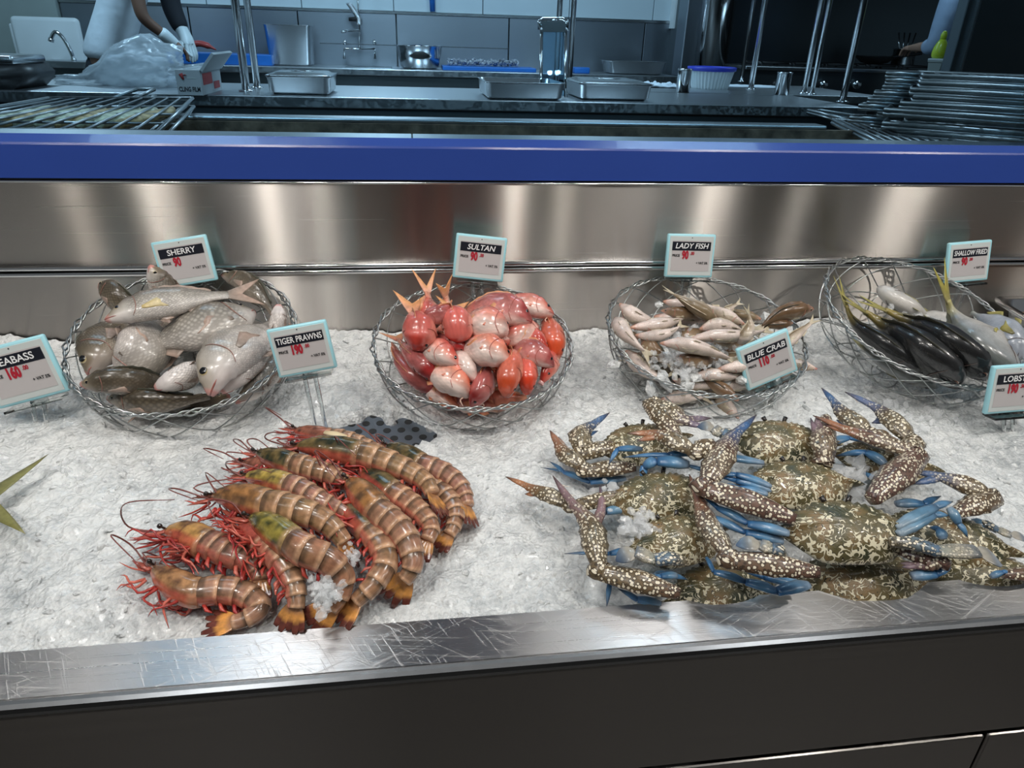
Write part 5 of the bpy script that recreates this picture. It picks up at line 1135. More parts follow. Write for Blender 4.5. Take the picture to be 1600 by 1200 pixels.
def seg(name, parent, pts, rad, cols, mask, flat=.75, nn=14, NR=12, mat='crab_limb', up=ICEN, bulge=0):
    """tapered limb piece: pts/rad/cols/mask are sampled along it"""
    sp_ = catmull(pts, nn); m = len(rad)
    def pick(a, f):
        x = f * (len(a) - 1); i = min(int(x), len(a) - 2); t = x - i; return (lerp(a[i], a[i + 1], t) if not hasattr(a[0], '__len__') else mixc(a[i], a[i + 1], t))
    rr = [pick(rad, i / (nn - 1)) for i in range(nn)]; ge = tube(sp_, rr, NR, flat, up)
    if name.startswith('claw'):      # ridged, slightly squared cross-section with blunt knobs along the edges
        for i in range(nn):
            for j in range(NR): k_ = i * NR + j; ge[0][k_] = sp_[i] + (ge[0][k_] - sp_[i]) * (1 + .13 * math.cos(4 * 2 * math.pi * j / NR) + (.10 if (i % 3 == 1 and j % (NR // 2) == 0 and 2 < i < nn * .6) else 0))
    cc, uv = [], []; s = 0
    for i in range(nn):
        if i: s += (sp_[i] - sp_[i - 1]).length
        f = i / (nn - 1); col = pick(cols, f); mk = pick(mask, f)
        for j in range(NR):
            a = 2 * math.pi * j / NR; pale = max(0, -math.sin(a)) ** 2; cc.append(mixc(col, (.62, .54, .50), pale * .7 * mk) + (mk * (1 - pale * .6),)); uv.append((s, rr[i] * math.cos(a), rr[i] * math.sin(a) + hash(name) % 7))
    return obj(name, ge, mat, parent, cols=cc, uvw=uv)
C3, C4, C5 = zoom(780, 590, .3083), zoom(1020, 590, .3083), zoom(1270, 590, .3084)
def pt(Zf, q, dh=0): return P(*Zf(q[0], q[1]), q[2] + dh)
def claw(Zf, arm, elbow, palm, tipa, tipb, r=46, blue=0.5, purple=0.5, arm_r=None):
    """arm root, elbow, end of the palm, tips of the fixed and the moving finger (x, y, height in a zoom frame); r = palm half width there"""
    def build(e):
        A, E_, Pm, Ta, Tb = [pt(Zf, q) for q in (arm, elbow, palm, tipa, tipb)]; k = .3083 * mpp(E_) * 1.16; r0 = r * k; ra = (arm_r or r) * k
        body = mixc(SPOT, SPOTP, purple); fc = mixc(ORA, BLU, blue)
        seg('claw_arm', e, [A, A.lerp(E_, .5) + ICEN * r0 * .15, E_], [ra * .5, ra * .8, ra * 1.05, ra * .95, ra * .75], [mixc(body, SPOTP, .6), body, body], [1, 1, 1], .8)
        d = (Pm - E_).normalized(); a_ = (E_ - A).normalized()
        seg('claw_wrist', e, [E_ - a_ * ra * .5, E_ + d * r0 * .25, E_ + d * r0 * .8], [ra * .6, ra * 1.02, r0 * .72], [body, body], [1, 1], .85, 8)
        fd = (Ta - Pm).normalized()
        p_ = seg('claw_palm', e, [E_ + d * r0 * .55, E_.lerp(Pm, .5) + ICEN * r0 * .2, Pm, Pm.lerp(Ta, .5) + (Pm - Pm.lerp(Tb, .3)) * .12, Ta], [r0 * .6, r0 * 1.05, r0 * 1.12, r0 * .80, r0 * .46, r0 * .34, r0 * .05], [body, mixc(body, (.30, .26, .18), .5), body, mixc(body, fc, .7), fc, (.05, .025, .02)], [1, 1, .9, .6, .1, 0], .72, 22)
        seg('claw_finger', p_, [Pm - d * r0 * .2 + (Tb - Ta) * .10, Pm.lerp(Tb, .45) + (Tb - Ta) * .14, Tb], [r0 * .44, r0 * .42, r0 * .30, r0 * .05], [mixc(body, fc, .4), fc, fc, (.03, .03, .05)], [.7, .2, 0, 0], .7, 14)
        for q in range(1, 5):
            f = q / 5; p0 = Pm.lerp(Ta, f); p1 = Pm.lerp(Tb, f); m_ = p0.lerp(p1, .28); ge = tube([p0, m_], [r0 * .10, r0 * .02], 5); obj('claw_tooth', ge, 'wet', p_, cols=[(.75, .68, .60)] * len(ge[0]), uvw=ge[0])
    return build
def leg(Zf, pts, r=20, tone=0.0):
    def build(e):
        ps_ = [pt(Zf, q) for q in pts]; k = .3083 * mpp(ps_[0]) * 1.3; r0 = r * k; b = mixc(BLU, (.10, .16, .20), tone); b2 = mixc(BLUD, BLU, .4)
        root = None; m = len(ps_) - 1
        for i in range(m):
            a, c = ps_[i], ps_[i + 1]; last = i == m - 1; f = 1 - .18 * i
            rad = [r0 * .62 * f, r0 * f, r0 * .95 * f, r0 * .66 * f] if not last else [r0 * .66 * f, r0 * .78 * f, r0 * .5 * f, r0 * .06]
            o = seg('walking_leg' if root is None else 'leg_joint', root or e, [a, a.lerp(c, .5) + ICEN * r0 * .2, c], rad, [b2 if i else mixc(b, (.40, .46, .48), .5), mixc(b, (.16, .34, .48), .5), b] if not last else [b, mixc(b, (.12, .3, .5), .5), (.015, .015, .03)], [0, 0, 0], .6, 10, 10)
            root = root or o
    return build
def paddle(Zf, root, mid, blade, tip, r=44, bw=60):
    def build(e):
        A, Bm, Bl, T = [pt(Zf, q) for q in (root, mid, blade, tip)]; k = .3083 * mpp(A)
        p_ = seg('swimming_leg', e, [A, A.lerp(Bm, .5) + ICEN * .004, Bm], [r * k * .6, r * k * .9, r * k * .8], [SPOT, (.12, .16, .18), (.10, .17, .26)], [1, 1, .6], .7, 10)
        seg('leg_joint', p_, [Bm, Bm.lerp(Bl, .5), Bl], [r * k * .7, r * k * 1.05, r * k * .9], [(.20, .22, .20), (.36, .33, .26), (.14, .16, .18)], [.5, .5, .3], .4, 10)
        seg('paddle_blade', p_, [Bl, Bl.lerp(T, .5) + ICEN * .003, T], [bw * k * .35, bw * k * .95, bw * k, bw * k * .75, bw * k * .1], [(.34, .31, .26), (.30, .28, .24), (.13, .17, .22), (.06, .10, .18)], [0, 0, 0, 0], .14, 14, 16)
    return build
X3, X4, X5 = C3, C4, C5
crab('blue crab at the far back left, mostly covered by claws', 1003, 692, .045, 150, head=10, pitch=15, seed=1, limbs=[
    claw(C3, (690, 455, .045), (440, 475, .04), (335, 385, .04), (258, 268, .045), (300, 300, .04), r=44, blue=.15, purple=.2),
    claw(C3, (600, 340, .05), (410, 395, .045), (415, 280, .05), (558, 178, .06), (500, 270, .045), r=42, blue=.95, purple=.1),
    claw(C3, (900, 300, .085), (765, 130, .085), (930, 215, .09), (1075, 205, .085), (1060, 250, .085), r=48, blue=.6, purple=.1),
    leg(C3, [(640, 510, .03), (460, 530, .028), (330, 480, .024), (255, 425, .018)], 20), leg(C3, [(725, 362, .075), (600, 362, .075), (555, 440, .065)], 17), leg(C3, [(600, 540, .02), (440, 500, .02), (210, 455, .012)], 15)])
crab('blue crab at the back with an olive shell behind the others', 1218, 690, .068, 168, head=-6, pitch=15, seed=2, limbs=[
    claw(C3, (1080, 330, .11), (1010, 385, .105), (790, 285, .105), (648, 282, .10), (700, 320, .10), r=46, blue=.1, purple=.2),
    claw(C4, (880, 200, .09), (865, 445, .085), (860, 330, .10), (830, 195, .095), (800, 205, .095), r=44, purple=.6),
    paddle(C4, (420, 300, .08), (345, 290, .09), (310, 255, .095), (225, 250, .092), 40, 44),
    leg(C4, [(560, 430, .07), (300, 400, .078), (160, 350, .08)], 20), leg(C4, [(900, 330, .07), (990, 305, .07), (1080, 330, .06)], 20)])
crab('blue crab with a dark olive shell in the centre of the heap', 1249, 755, .072, 175, head=-4, pitch=15, seed=3, limbs=[
    claw(C4, (720, 720, .10), (260, 560, .105), (405, 300, .11), (525, 188, .11), (470, 230, .105), r=52, blue=.95, purple=.7, arm_r=64),
    leg(C4, [(600, 570, .075), (420, 520, .082), (100, 425, .085)], 24), leg(C4, [(600, 550, .08), (420, 490, .088), (330, 500, .085)], 20), leg(C4, [(580, 590, .075), (440, 560, .078), (320, 540, .075)], 20),
    claw(C5, (300, 620, .10), (530, 395, .105), (200, 275, .11), (0, 192, .10), (60, 240, .10), r=44, blue=.1, purple=.75, arm_r=58)])
crab('blue crab with a white-spotted shell on the left of the heap', 1033, 775, .055, 178, head=6, pitch=15, seed=4, limbs=[
    claw(C3, (680, 590, .055), (370, 655, .045), (175, 565, .04), (32, 502, .04), (130, 590, .035), r=40, blue=.05, purple=.1),
    leg(C3, [(960, 440, .085), (800, 425, .085), (735, 450, .075), (722, 525, .06)], 34), leg(C3, [(640, 660, .05), (540, 680, .05), (480, 720, .035)], 26, .6), leg(C3, [(1000, 380, .09), (860, 390, .09), (620, 405, .07)], 20)])
crab('blue crab with an ochre shell below the white-spotted one', 1058, 842, .058, 172, head=12, pitch=15, seed=5, limbs=[
    claw(C3, (915, 1095, .05), (510, 985, .05), (460, 740, .055), (272, 498, .06), (512, 545, .06), r=50, blue=.45, purple=.15, arm_r=58),
    paddle(C3, (940, 930, .07), (790, 925, .075), (690, 880, .08), (590, 930, .07), 46, 52),
    leg(C3, [(700, 870, .04), (560, 892, .038), (330, 892, .03)], 17), leg(C3, [(900, 1000, .055), (820, 1005, .055), (760, 1025, .05)], 20), leg(C3, [(640, 1060, .03), (560, 1040, .03), (545, 1160, .02)], 17), leg(C3, [(820, 1145, .02), (700, 1120, .024), (600, 1070, .03)], 18)])
crab('large blue crab with a brown shell and pink fleck, right of centre', 1320, 828, .080, 218, head=-4, pitch=15, seed=6, limbs=[
    claw(C4, (840, 985, .088), (390, 925, .09), (290, 760, .09), (185, 490, .085), (232, 560, .088), r=48, blue=.2, purple=.5, arm_r=60),
    leg(C4, [(690, 790, .09), (480, 740, .092), (330, 660, .09), (208, 560, .08)], 27), leg(C4, [(660, 830, .078), (470, 785, .082), (270, 700, .082), (205, 590, .075)], 27),
    paddle(C4, (660, 900, .10), (610, 870, .105), (545, 845, .105), (420, 850, .10), 44, 52),
    claw(C5, (720, 690, .075), (925, 612, .07), (620, 495, .08), (500, 480, .08), (510, 540, .075), r=50, blue=.9, purple=.3, arm_r=48),
    leg(C5, [(420, 760, .095), (620, 655, .10), (710, 628, .095)], 28, .6), leg(C5, [(430, 795, .092), (610, 695, .096), (690, 700, .09)], 28, .6), leg(C5, [(690, 660, .095), (740, 740, .085), (785, 810, .075)], 24, .5)])
crab('blue crab with a dark green shell at the front ledge', 1350, 905, .012, 225, head=-2, pitch=15, seed=7, limbs=[
    paddle(C5, (390, 830, .095), (630, 880, .09), (830, 880, .085), (960, 950, .07), 50, 62),
    leg(C4, [(790, 1050, .05), (630, 1085, .052), (470, 1035, .055), (310, 985, .055), (250, 880, .05)], 30), leg(C4, [(780, 1060, .04), (560, 1010, .048), (390, 950, .05)], 24),
    claw(C5, (440, 880, .075), (660, 930, .075), (520, 950, .07), (440, 940, .07), (450, 960, .07), r=36, purple=.9, arm_r=46), leg(C5, [(500, 1005, .06), (620, 995, .062), (705, 960, .06)], 30)])
crab('blue crab peeping over the front ledge left of the dark green one', 1128, 920, .008, 190, head=8, pitch=15, seed=8, limbs=[leg(C4, [(0, 1010, .045), (80, 1000, .045), (180, 1025, .035)], 22), leg(C3, [(760, 1140, .02), (700, 1130, .02), (620, 1085, .02)], 16)])
crab('blue crab at the back right holding two blue-tipped claws up', 1380, 720, .040, 150, head=-20, pitch=15, seed=9, limbs=[
    claw(C5, (400, 330, .085), (300, 300, .08), (165, 190, .08), (45, 52, .085), (120, 215, .07), r=46, blue=.95, purple=.2),
    claw(C5, (440, 400, .08), (515, 340, .08), (340, 165, .085), (162, 72, .09), (300, 230, .075), r=50, blue=.85, purple=.2),
    leg(C5, [(370, 440, .06), (270, 378, .062), (115, 398, .05)], 26), leg(C5, [(420, 560, .05), (330, 520, .05), (218, 470, .045)], 22), leg(C5, [(420, 640, .04), (560, 640, .04), (650, 600, .04)], 24)])
crab('blue crab hidden at the right of the heap under folded legs', 1478, 838, .034, 190, head=-25, pitch=15, seed=10, limbs=[
    leg(C5, [(660, 820, .06), (640, 770, .065), (590, 760, .06)], 24), leg(C5, [(800, 730, .03), (880, 760, .03), (920, 770, .025)], 26, .3),
    paddle(C5, (820, 740, .03), (930, 770, .03), (1000, 795, .028), (1090, 830, .024), 30, 34)])
crab('blue crab at the far right under the paddle, half behind the ledge', 1535, 898, .006, 190, head=-8, pitch=15, seed=11, limbs=[
    claw(C5, (960, 1000, .04), (1150, 1000, .035), (1250, 960, .035), (1340, 930, .035), (1330, 960, .035), r=34, purple=.5), leg(C5, [(900, 1010, .04), (960, 985, .045), (1000, 985, .04)], 15)])
sp = [(P(*C3(random.gauss(700, 70), random.gauss(740, 40)), .075), random.uniform(.004, .011)) for _ in range(46)] + [(P(*C3(random.gauss(560, 50), random.gauss(570, 26)), .05), random.uniform(.004, .009)) for _ in range(26)] + [(P(*C5(random.gauss(190, 50), random.gauss(500, 50)), .06), random.uniform(.006, .014)) for _ in range(30)] + [(P(*C3(random.gauss(130, 40), random.gauss(650, 30)), .004), random.uniform(.005, .012)) for _ in range(10)]
chips('ice_on_crabs', 'clear ice pieces lying among the crabs', sp, 'clear_ice')
# ================================================================== PRICE TAGS
def price_tag(title, price, cents, cpx, cpy, wpx, roll, Y, base, label, lean=12, yaw=0, italic=0.0):
    c = W(cpx, cpy, Y); w = wpx * mpp(c); h = w * .86; rl, ln, yw = R(roll), R(lean), R(yaw)
    z = Vector((math.sin(yw) * math.cos(ln), -math.cos(yw) * math.cos(ln), math.sin(ln))); x = Vector((math.cos(yw), math.sin(yw), 0)); y = z.cross(x)
    x, y = x * math.cos(rl) + y * math.sin(rl), -x * math.sin(rl) + y * math.cos(rl)
    M = frame_mat(c, x, y, z); b = Vector((base.x, base.y, base.z)); t = empty('price_tag', b, label, 'price tag', 'electronic price tags')
    def slab(wx, hy, z0, z1, ox=0, oy=0, bev=0.0): return xf(box(ox - wx / 2, ox + wx / 2, oy - hy / 2, oy + hy / 2, z0, z1, bev), M)
    obj('frame', slab(w, h, -.009, 0, bev=w * .028), 'tag_rim', t)
    obj('bezel', slab(w * .91, h * .90, -.001, .0006, bev=.0004), 'tag_bezel', t, smooth=False)
    obj('screen', slab(w * .80, h * .70, 0, .0010, 0, 0), 'tag_screen', t, smooth=False)
    obj('title_band', slab(w * .80, h * .20, 0, .0014, 0, h * .225), 'tag_banner', t, smooth=False)
    T = lambda ox, oy: M @ Matrix.Translation((ox, oy, .0017))
    text(title, h * .17, 'tag_white', T(0, h * .225), t, .012, italic, w * .76, name='title_lettering')
    text('PRICE', h * .075, 'tag_black', T(-w * .31, h * .01), t, .02, 0, w * .15, name='price_word')
    text(price, h * .25, 'tag_red', T(-w * (.085 if len(price) > 2 else .12), h * .015), t, .05, 0, name='price_figure', sx=.62)
    if cents: text(cents, h * .10, 'tag_red', T(w * (.095 if len(price) > 2 else .025), h * .06), t, .03, 0, name='price_cents', sx=.8)
    text('+ VAT 5%', h * .075, 'tag_black', T(w * .24, -h * .16), t, .02, 0, w * .24, name='vat_lettering')
    obj('status_light', xf(lathe([(h * .012, .0006), (h * .012, .0012), (h * .004, .0013)], 8), M @ Matrix.Translation((0, h * .415, 0))), 'tag_black', t)
    # clear stand: ledge tray, two rods
    tr = M @ Vector((0, -h * .56, -.006)); bx_ = Vector((1, 0, 0))
    obj('tray', xf(box(-w * .40, w * .40, -.002, .002, -.016, .012, .0008), M @ Matrix.Translation((0, -h * .56, 0))), 'acrylic', t, smooth=False)
    obj('backplate', xf(box(-w * .12, w * .12, -h * .58, h * .1, -.013, -.0095, .0008), M), 'acrylic', t, smooth=False)
    for d in (-.008, .008): obj('stand_rod', tube([tr + bx_ * d, b + bx_ * d - Vector((0, 0, .03))], .0035, 8), 'acrylic', t)
def below(px, py, Y, dz=0): p = W(px, py, Y); return Vector((p.x, Y, icez(Y) + dz))
def tag_on_ice(title, price, cents, cpx, cpy, wpx, roll, bpx, bpy, label, **k):
    b = P(bpx, bpy, 0); price_tag(title, price, cents, cpx, cpy, wpx, roll, b.y - .01, b, label, **k)
tag_on_ice('SEABASS', '160', '.00', 32, 582, 112, 14, 60, 655, 'price tag reading SEABASS 160.00, cut by the left edge', lean=8)
tag_on_ice('TIGER PRAWNS', '190', '.00', 472, 546, 92, 9.5, 503, 664, 'price tag reading TIGER PRAWNS 190', lean=8)
tag_on_ice('BLUE CRAB', '110', '.00', 1200, 563, 86, 22, 1205, 635, 'price tag reading BLUE CRAB 110.00', lean=8, italic=.15)
tag_on_ice('LOBSTER', '190', '.50', 1588, 608, 92, 2, 1585, 672, 'price tag reading LOBSTER 190, cut by the right edge', lean=8)
for ti, pr_, ce, cx, cy, wp, ro, lb, it in (('SHERRY', '90', '', 288, 409, 84, 9, 'price tag reading SHERRY 90', 0), ('SULTAN', '90', '.00', 750, 403, 80, -6.5, 'price tag reading SULTAN 90.00', .2), ('LADY FISH', '90', '.00', 1079, 400, 78, -1.5, 'price tag reading LADY FISH 90.00', .2), ('SHALLOW FRIED', '90', '.00', 1514, 409, 73, 4, 'price tag reading SHALLOW FRIED 90.00', .15)):
    price_tag(ti, pr_, ce, cx, cy, wp, ro, 1.262, below(cx + (3 if cx < 1000 else -4), cy, 1.275), lb, italic=it, lean=10)

# steel tray with brown contents at the far right
a = P(1549, 478, .05); t = empty('serving_pan', Vector((a.x + .2, 1.14, .97)), 'steel serving pan with brown sauce at the right edge behind the jack basket', 'pan')
x0, x1, y0, y1, zt_ = a.x, a.x + .42, 1.02, 1.285, a.z
def rr_ring(x0, x1, y0, y1, z, r=.03, n=6):
    o = []
    for cx, cy, a0 in ((x1 - r, y1 - r, 0), (x0 + r, y1 - r, 90), (x0 + r, y0 + r, 180), (x1 - r, y0 + r, 270)):
        for q in range(n): an = R(a0 + 90 * q / (n - 1)); o.append(Vector((cx + r * math.cos(an), cy + r * math.sin(an), z + .10 * (cy + r * math.sin(an) - 1.15))))
    return o
obj('pan_body', loft([rr_ring(x0 + .03, x1 - .03, y0 + .03, y1 - .03, zt_ - .07), rr_ring(x0 + .018, x1 - .018, y0 + .018, y1 - .018, zt_ - .004), rr_ring(x0, x1, y0, y1, zt_ - .002), rr_ring(x0, x1, y0, y1, zt_ + .002), rr_ring(x0 + .018, x1 - .018, y0 + .018, y1 - .018, zt_ + .002), rr_ring(x0 + .028, x1 - .028, y0 + .028, y1 - .028, zt_ - .045), rr_ring(x0 + .1, x1 - .1, y0 + .1, y1 - .1, zt_ - .045)]), 'steel_shine', t)
obj('sauce', loft([rr_ring(x0 + .024, x1 - .024, y0 + .024, y1 - .024, zt_ - .030), rr_ring(x0 + .026, x1 - .026, y0 + .026, y1 - .026, zt_ - .022), rr_ring(x0 + .1, x1 - .1, y0 + .1, y1 - .1, zt_ - .020)]), 'brown_sauce', t)

# ================================================================== GRILL BASKETS
def grid_basket(label, corners, nb, rad, handle, lift=.028, group=None, cross=3, two=True, mat='grill_wire'):
    """corners: far left, far right, near right, near left (world); handle: two points at the far or side edge"""
    fl, fr_, nr, nl = [Vector(v) for v in corners]; n_ = (fr_ - fl).cross(nl - fl); n_ = n_ if n_.z > 0 else -n_; n_.normalize()
    t = empty('grill_basket', (fl + fr_ + nr + nl) / 4 - n_ * .0, label, 'grill basket', group)
    for k_, off in enumerate((n_ * 0, n_ * lift) if two else (n_ * 0,)):
        obj('frame_wire', tube([fl + off, fr_ + off, nr + off, nl + off, fl + off], rad * 1.35, 6), mat, t)
        for i in range(1, nb): f = i / nb; obj('grid_bar', tube([fl.lerp(fr_, f) + off, nl.lerp(nr, f) + off], rad * .8, 5), mat, t)
        for i in range(1, cross + 1): f = i / (cross + 1); obj('cross_bar', tube([fl.lerp(nl, f) + off - n_ * rad, fr_.lerp(nr, f) + off - n_ * rad], rad * .7, 5), mat, t)
    if handle:
        h0, h1, e0, e1 = [Vector(v) for v in handle]; obj('handle', tube([h0, e0, e1, h1], rad * 1.2, 6), mat, t); obj('handle', tube([h0 + n_ * lift, e0 + n_ * lift * .8, e1 + n_ * lift * .8, h1 + n_ * lift], rad * 1.2, 6), mat, t)
    return t
zb = 1.315
fl, fr_ = G(80, 168, zb), G(303, 167, zb); nl, nr = W(-190, 225, 1.46), W(250, 225, 1.46); nl.z = nr.z = zb - .012
grid_basket('wire grill basket holding grilled fish at the left', (fl, fr_, nr, nl), 11, .0038, (fl.lerp(fr_, .42), fl.lerp(fr_, .58), G(216, 150, zb + .02), G(243, 150, zb + .02)), lift=.02)
for i in range(8):
    f = (i + .5) / 8; c = fl.lerp(fr_, .1 + .78 * f).lerp(nl.lerp(nr, .16 + .72 * f), .50) + Vector((0, 0, .010)); dirv = (nl - fl).normalized()
    rings = []
    for q in range(15):
        s = q / 14; w = .026 * math.sin(math.pi * min(.97, .06 + s)) ** .7; cc = c + dirv * ((s - .5) * .25)
        rings.append([cc + Vector((w * math.cos(a) * (1 + .25 * noise.noise(cc * 60 + Vector((a, 0, 0)))), 0, .009 * math.sin(a) * (1 + .4 * noise.noise(cc * 50)))) for a in [2 * math.pi * j / 12 for j in range(12)]])
    single('grilled_fish', loft(rings), 'grilled_pale' if i % 3 != 1 else 'grilled', ['leftmost', 'second from left', 'third from left', 'fourth from left', 'fifth from left', 'sixth from left', 'seventh from left', 'rightmost'][i] + ' of the grilled fish fillets in the wire basket', 'grilled fish', 'grilled fish in the wire basket')
# stack of baskets at the right; each turned a little
zk = 1.262
for i in range(11):
    dx = [0, -.055, .02, -.045, .035, -.07, .0, .035, .02, .045, .05][i]; dy = [.0, .03, -.02, .04, .0, .03, .05, .02, .05, .03, .05][i]; z0 = zk + i * .0168
    a = W(1398, 160, 1.84); rot = R([-40, -36, -41, -37, -34, -39, -36, -33, -35, -32, -33][i]); O = Vector((a.x + dx * .6 + .004 * i, 1.83 + dy * .4, z0)); u = Vector((math.cos(rot), math.sin(rot), 0)); v = Vector((-math.sin(rot), math.cos(rot), 0))
    nm = ['lowest', 'second lowest', 'third lowest', 'fourth from the bottom', 'fifth from the bottom', 'middle one', 'fifth from the top', 'fourth from the top', 'third from the top', 'second from the top', 'topmost'][i]
    grid_basket(nm + ' of the stacked empty wire grill baskets at the right', (O + v * .34, O + v * .34 + u * .62, O + u * .62, O), 14, .0042, (O + v * .13, O + v * .21, O + v * .13 - u * (.07 + .008 * (i % 4)), O + v * .21 - u * (.07 + .008 * (i % 4))), lift=.0105, group='stacked grill baskets', cross=2)
a, b, c, d = G(1300, 192, 1.285), G(1400, 196, 1.285), W(1560, 232, 1.47), W(1420, 232, 1.47)
for q in (c, d): q.z = 1.285
e0, e1 = G(1262, 176, 1.30), G(1282, 176, 1.30)
grid_basket('single wire grill basket lying flat left of the stack', (a, b, c, d), 9, .004, (a.lerp(b, .25), a.lerp(b, .9), e0, e1), lift=.010, cross=2)
st_ = struct('trim_6', box(W(1330, 200, 1.6).x, 3.0, 1.43, 2.3, 1.20, 1.255), 'char', smooth=False)

# ================================================================== PEOPLE
def skin_mesh(name, chains, mat, parent=None, origin=None, sub=2):
    """chains: lists of (key, point, radius); shared keys join. One continuous surface."""
    idx, V, rad, E = {}, [], [], []
    for ch in chains:
        prev = None
        for key, p, r in ch:
            if key not in idx: idx[key] = len(V); V.append(Vector(p) - Vector(origin)); rad.append(r if hasattr(r, '__len__') else (r, r))
            if prev is not None: E.append((prev, idx[key]))
            prev = idx[key]
    me = bpy.data.meshes.new(name); me.from_pydata([tuple(v) for v in V], E, []); me.materials.append(MATS[mat])
    o = bpy.data.objects.new(name, me); COL.objects.link(o)
    m = o.modifiers.new('skin', 'SKIN'); m.use_smooth_shade = True; sv = me.skin_vertices[0].data
    for i, r in enumerate(rad): sv[i].radius = r
    sv[0].use_root = True
    s = o.modifiers.new('sub', 'SUBSURF'); s.levels = sub; s.render_levels = sub
    dg = bpy.context.evaluated_depsgraph_get(); ev = bpy.data.meshes.new_from_object(o.evaluated_get(dg)); bpy.data.objects.remove(o)
    ev.materials.clear(); ev.materials.append(MATS[mat]); ev.polygons.foreach_set('use_smooth', [True] * len(ev.polygons))
    o = bpy.data.objects.new(name, ev); COL.objects.link(o)
    if parent: o.parent = parent; ROOT[o.name] = Vector(origin)
    return o
def hand_chains(side, wrist, d, nrm, k=1.0):
    """palm and five bent fingers from a wrist; d = pointing direction, nrm = back of the hand"""
    d = d.normalized(); s = d.cross(nrm).normalized() * side; nrm = s.cross(d).normalized() * side; palm = wrist + d * .055 * k; out = []
    for i, (o, ln) in enumerate(((.030, .068), (.010, .078), (-.011, .072), (-.030, .058))):
        b = palm + s * o + d * .03 * k; m = b + d * ln * .5 * k - nrm * .012; t = m + d * ln * .38 * k - nrm * .03
        out.append([(('w', side), wrist, .026), (('p', side, i), palm + s * o * .8, .017), (('k', side, i), b, .0095), (('m', side, i), m, .009), (('t', side, i), t, .0075)])
    b = wrist + d * .03 + s * .034; out.append([(('w', side), wrist, .026), (('th', side), b, .014), (('tm', side), b + d * .03 + s * .02 - nrm * .01, .010), (('tt', side), b + d * .06 + s * .022 - nrm * .022, .008)])
    return out
def person(label, hip, shoulder_c, across, arms, head_dir, shirt, trousers, skin, lean, sleeve, floor=.35, gloves=False):
    across = across.normalized(); foot = Vector((hip.x, hip.y, floor)); e = empty('person', foot, label, 'person')
    sl, sr = shoulder_c - across * .19, shoulder_c + across * .19; neck = shoulder_c + Vector((0, 0, .09)) + head_dir * .02; head = neck + Vector((0, 0, .14)) + head_dir * .04
    hl, hr = hip - across * .09, hip + across * .09; mid = hip.lerp(shoulder_c, .5); side = head_dir
    ch = [[('hip', hip, (.15, .11)), ('mid', mid, (.14, .10)), ('ch', hip.lerp(shoulder_c, .85), (.16, .11)), ('neck', neck, .055), ('chin', neck + Vector((0, 0, .06)) + head_dir * .02, .07), ('head', head, (.085, .10)), ('crown', head + Vector((0, 0, .09)), .07)]]
    for sg, k_, h_ in ((-1, 'l', hl), (1, 'r', hr)):
        kn = Vector((h_.x, h_.y, lerp(floor, hip.z, .52))) + head_dir * .02; an = Vector((h_.x, h_.y, floor + .07))
        ch.append([('hip', hip, .15), ('h' + k_, h_ - Vector((0, 0, .05)), .09), ('kn' + k_, kn, .058), ('an' + k_, an, .042), ('to' + k_, an + head_dir * .15 - Vector((0, 0, .03)), .035)])
    for sg, sh_, (el, wr) in ((-1, sl, arms[0]), (1, sr, arms[1])):
        ch.append([('ch', None or hip.lerp(shoulder_c, .85), .15), (('s', sg), sh_, .06), (('e', sg), el, .043), (('w', sg), wr, .026)]); ch += hand_chains(sg, wr, (wr - el) + Vector((.02, -.01, -.02)), Vector((0, 0, 1)))
    obj_b = skin_mesh('body', ch, skin, e, foot)
    # face
    fd = head_dir.normalized(); sd = fd.cross(Vector((0, 0, 1))).normalized()
    nz = tube([head + fd * .085 + Vector((0, 0, .025)), head + fd * .115 - Vector((0, 0, .015)), head + fd * .09 - Vector((0, 0, .02))], [.008, .014, .008], 8); obj('nose', nz, skin, e)
    for sg in (1, -1):
        obj('eye', lathe([(.001, -.01), (.009, -.006), (.011, 0), (.009, .006), (.001, .01)], 10, head + fd * .082 + sd * sg * .033 + Vector((0, 0, .02))), 'hair', e); obj('ear', lathe([(.004, -.03), (.014, -.015), (.016, .01), (.006, .03)], 8, head + sd * sg * .092), skin, e)
    obj('mouth', tube([head + fd * .088 - sd * .022 - Vector((0, 0, .048)), head + fd * .095 - Vector((0, 0, .048)), head + fd * .088 + sd * .022 - Vector((0, 0, .048))], [.003, .005, .003], 6), 'raw_red', e)
    obj('hair', loft([[head + Vector((0, 0, z)) - fd * .018 + (sd * math.cos(a) + fd * math.sin(a)) * r for a in [2 * math.pi * j / 20 for j in range(20)]] for r, z in ((.088, .02), (.102, .06), (.095, .11), (.06, .15), (.01, .165))]), 'hair', e)
    # clothing
    cl = [[('c', hip.lerp(shoulder_c, .80), (.185, .135)), ('b', hip.lerp(shoulder_c, .45), (.175, .135)), ('a', hip + Vector((0, 0, .02)), (.20, .155)), ('z', hip - Vector((0, 0, .05)), (.205, .165))], [('c', hip.lerp(shoulder_c, .80), .17), ('n', shoulder_c + Vector((0, 0, .03)), .085)]]
    for sg, sh_, (el, wr), sv_ in ((-1, sl, arms[0], sleeve[0]), (1, sr, arms[1], sleeve[1])):
        if sv_ is not None: cl.append([('c', hip.lerp(shoulder_c, .80), .17), (('s', sg), sh_, .082), (('q', sg), sh_.lerp(el, min(1, sv_)), .066)] + ([(('v', sg), el.lerp(wr, sv_ - 1), .05)] if sv_ > 1 else []))
    skin_mesh('shirt', cl, shirt, e, foot)
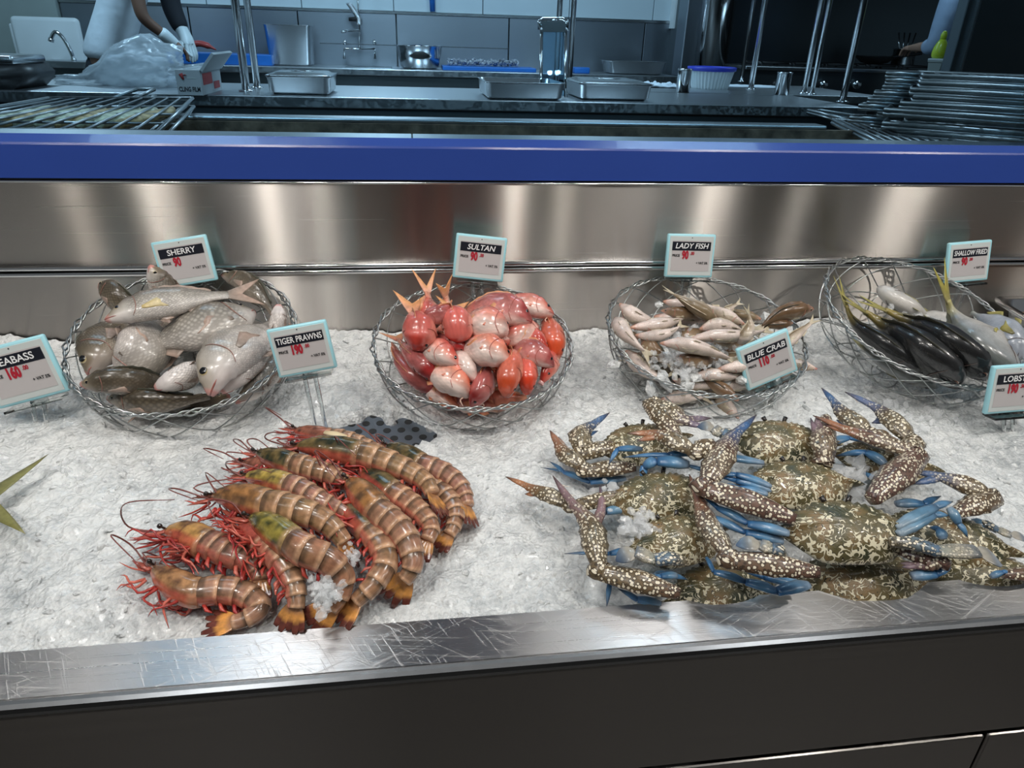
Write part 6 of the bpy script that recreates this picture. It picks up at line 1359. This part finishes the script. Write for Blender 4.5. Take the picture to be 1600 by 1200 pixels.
    skin_mesh('trousers', [[('a', hip + Vector((0, 0, .04)), (.165, .125)), ('b', hip - Vector((0, 0, .08)), (.16, .12)), ('l', hl - Vector((0, 0, .2)), .10), ('l2', Vector((hl.x, hl.y, floor + .10)), .075)], [('b', hip - Vector((0, 0, .08)), .15), ('r', hr - Vector((0, 0, .2)), .10), ('r2', Vector((hr.x, hr.y, floor + .10)), .075)]], trousers, e, foot)
    return e
yc = 5.62
hip = W(168, 84, yc); sh_c = W(222, -92, yc - .02)
e1_, w1_ = W(222, 28, yc - .24), W(268, 63, yc - .16); e2_, w2_ = W(268, 12, yc + .10), W(290, 60, yc + .02)
w1_.z = max(w1_.z, ZT + .1); w2_.z = max(w2_.z, ZT + .1)
pe = person('person in a white shirt bending over the blue board with gloved hands', hip, sh_c, Vector((.25, 1, 0)), ((e1_, w1_), (e2_, w2_)), Vector((.95, .1, -.1)), 'white_cloth', 'black_cloth', 'skin', 0, (.55, .5))
skin_mesh('sleeve', [[('a', sh_c + Vector((.05, .19, 0)), .075), ('b', e2_, .070), ('c', e2_.lerp(w2_, .8), .056)]], 'black_cloth', pe, pe.location)
for k_, (el, wr) in enumerate(((e1_, w1_), (e2_, w2_))): skin_mesh('glove', [[('a', el.lerp(wr, .55), .046), ('b', wr, .042)]] + [[(('b'), wr, .04)] + [(a_[0], a_[1], a_[2] * 1.25 if a_[0][0] != 'p' else .026) for a_ in c_[1:]] for c_ in hand_chains(k_, wr, (wr - el) + Vector((.02, -.01, -.02)), Vector((0, 0, 1)))], 'white_tub', pe, pe.location)
rf = [W(x, y, yc + .05) for x, y in ((296, 70), (312, 68), (326, 72), (338, 78))]
for p in rf: p.z = max(p.z, ZT + .10)
single('raw_fish_fillet', tube(catmull(rf, 14), [.012] + [.034] * 9 + [.022, .016, .012, .005], 12, .6), 'raw_red', 'dark red raw fish under the gloved hands', 'fish')
y2 = 4.9
h2 = W(1508, 118, y2); s2 = W(1500, -12, y2); ea, wa = W(1462, 72, y2 - .12), W(1428, 74, y2 + .15); eb, wb = W(1520, 80, y2 - .05), W(1500, 100, y2 + .2)
person('person in a light blue shirt cooking at the range, partly behind the partition', h2, s2, Vector((-.7, -.7, 0)), ((eb, wb), (ea, wa)), Vector((-.7, .7, 0)), 'blue_cloth', 'black_cloth', 'skin_pale', 0, (1.5, 1.45))
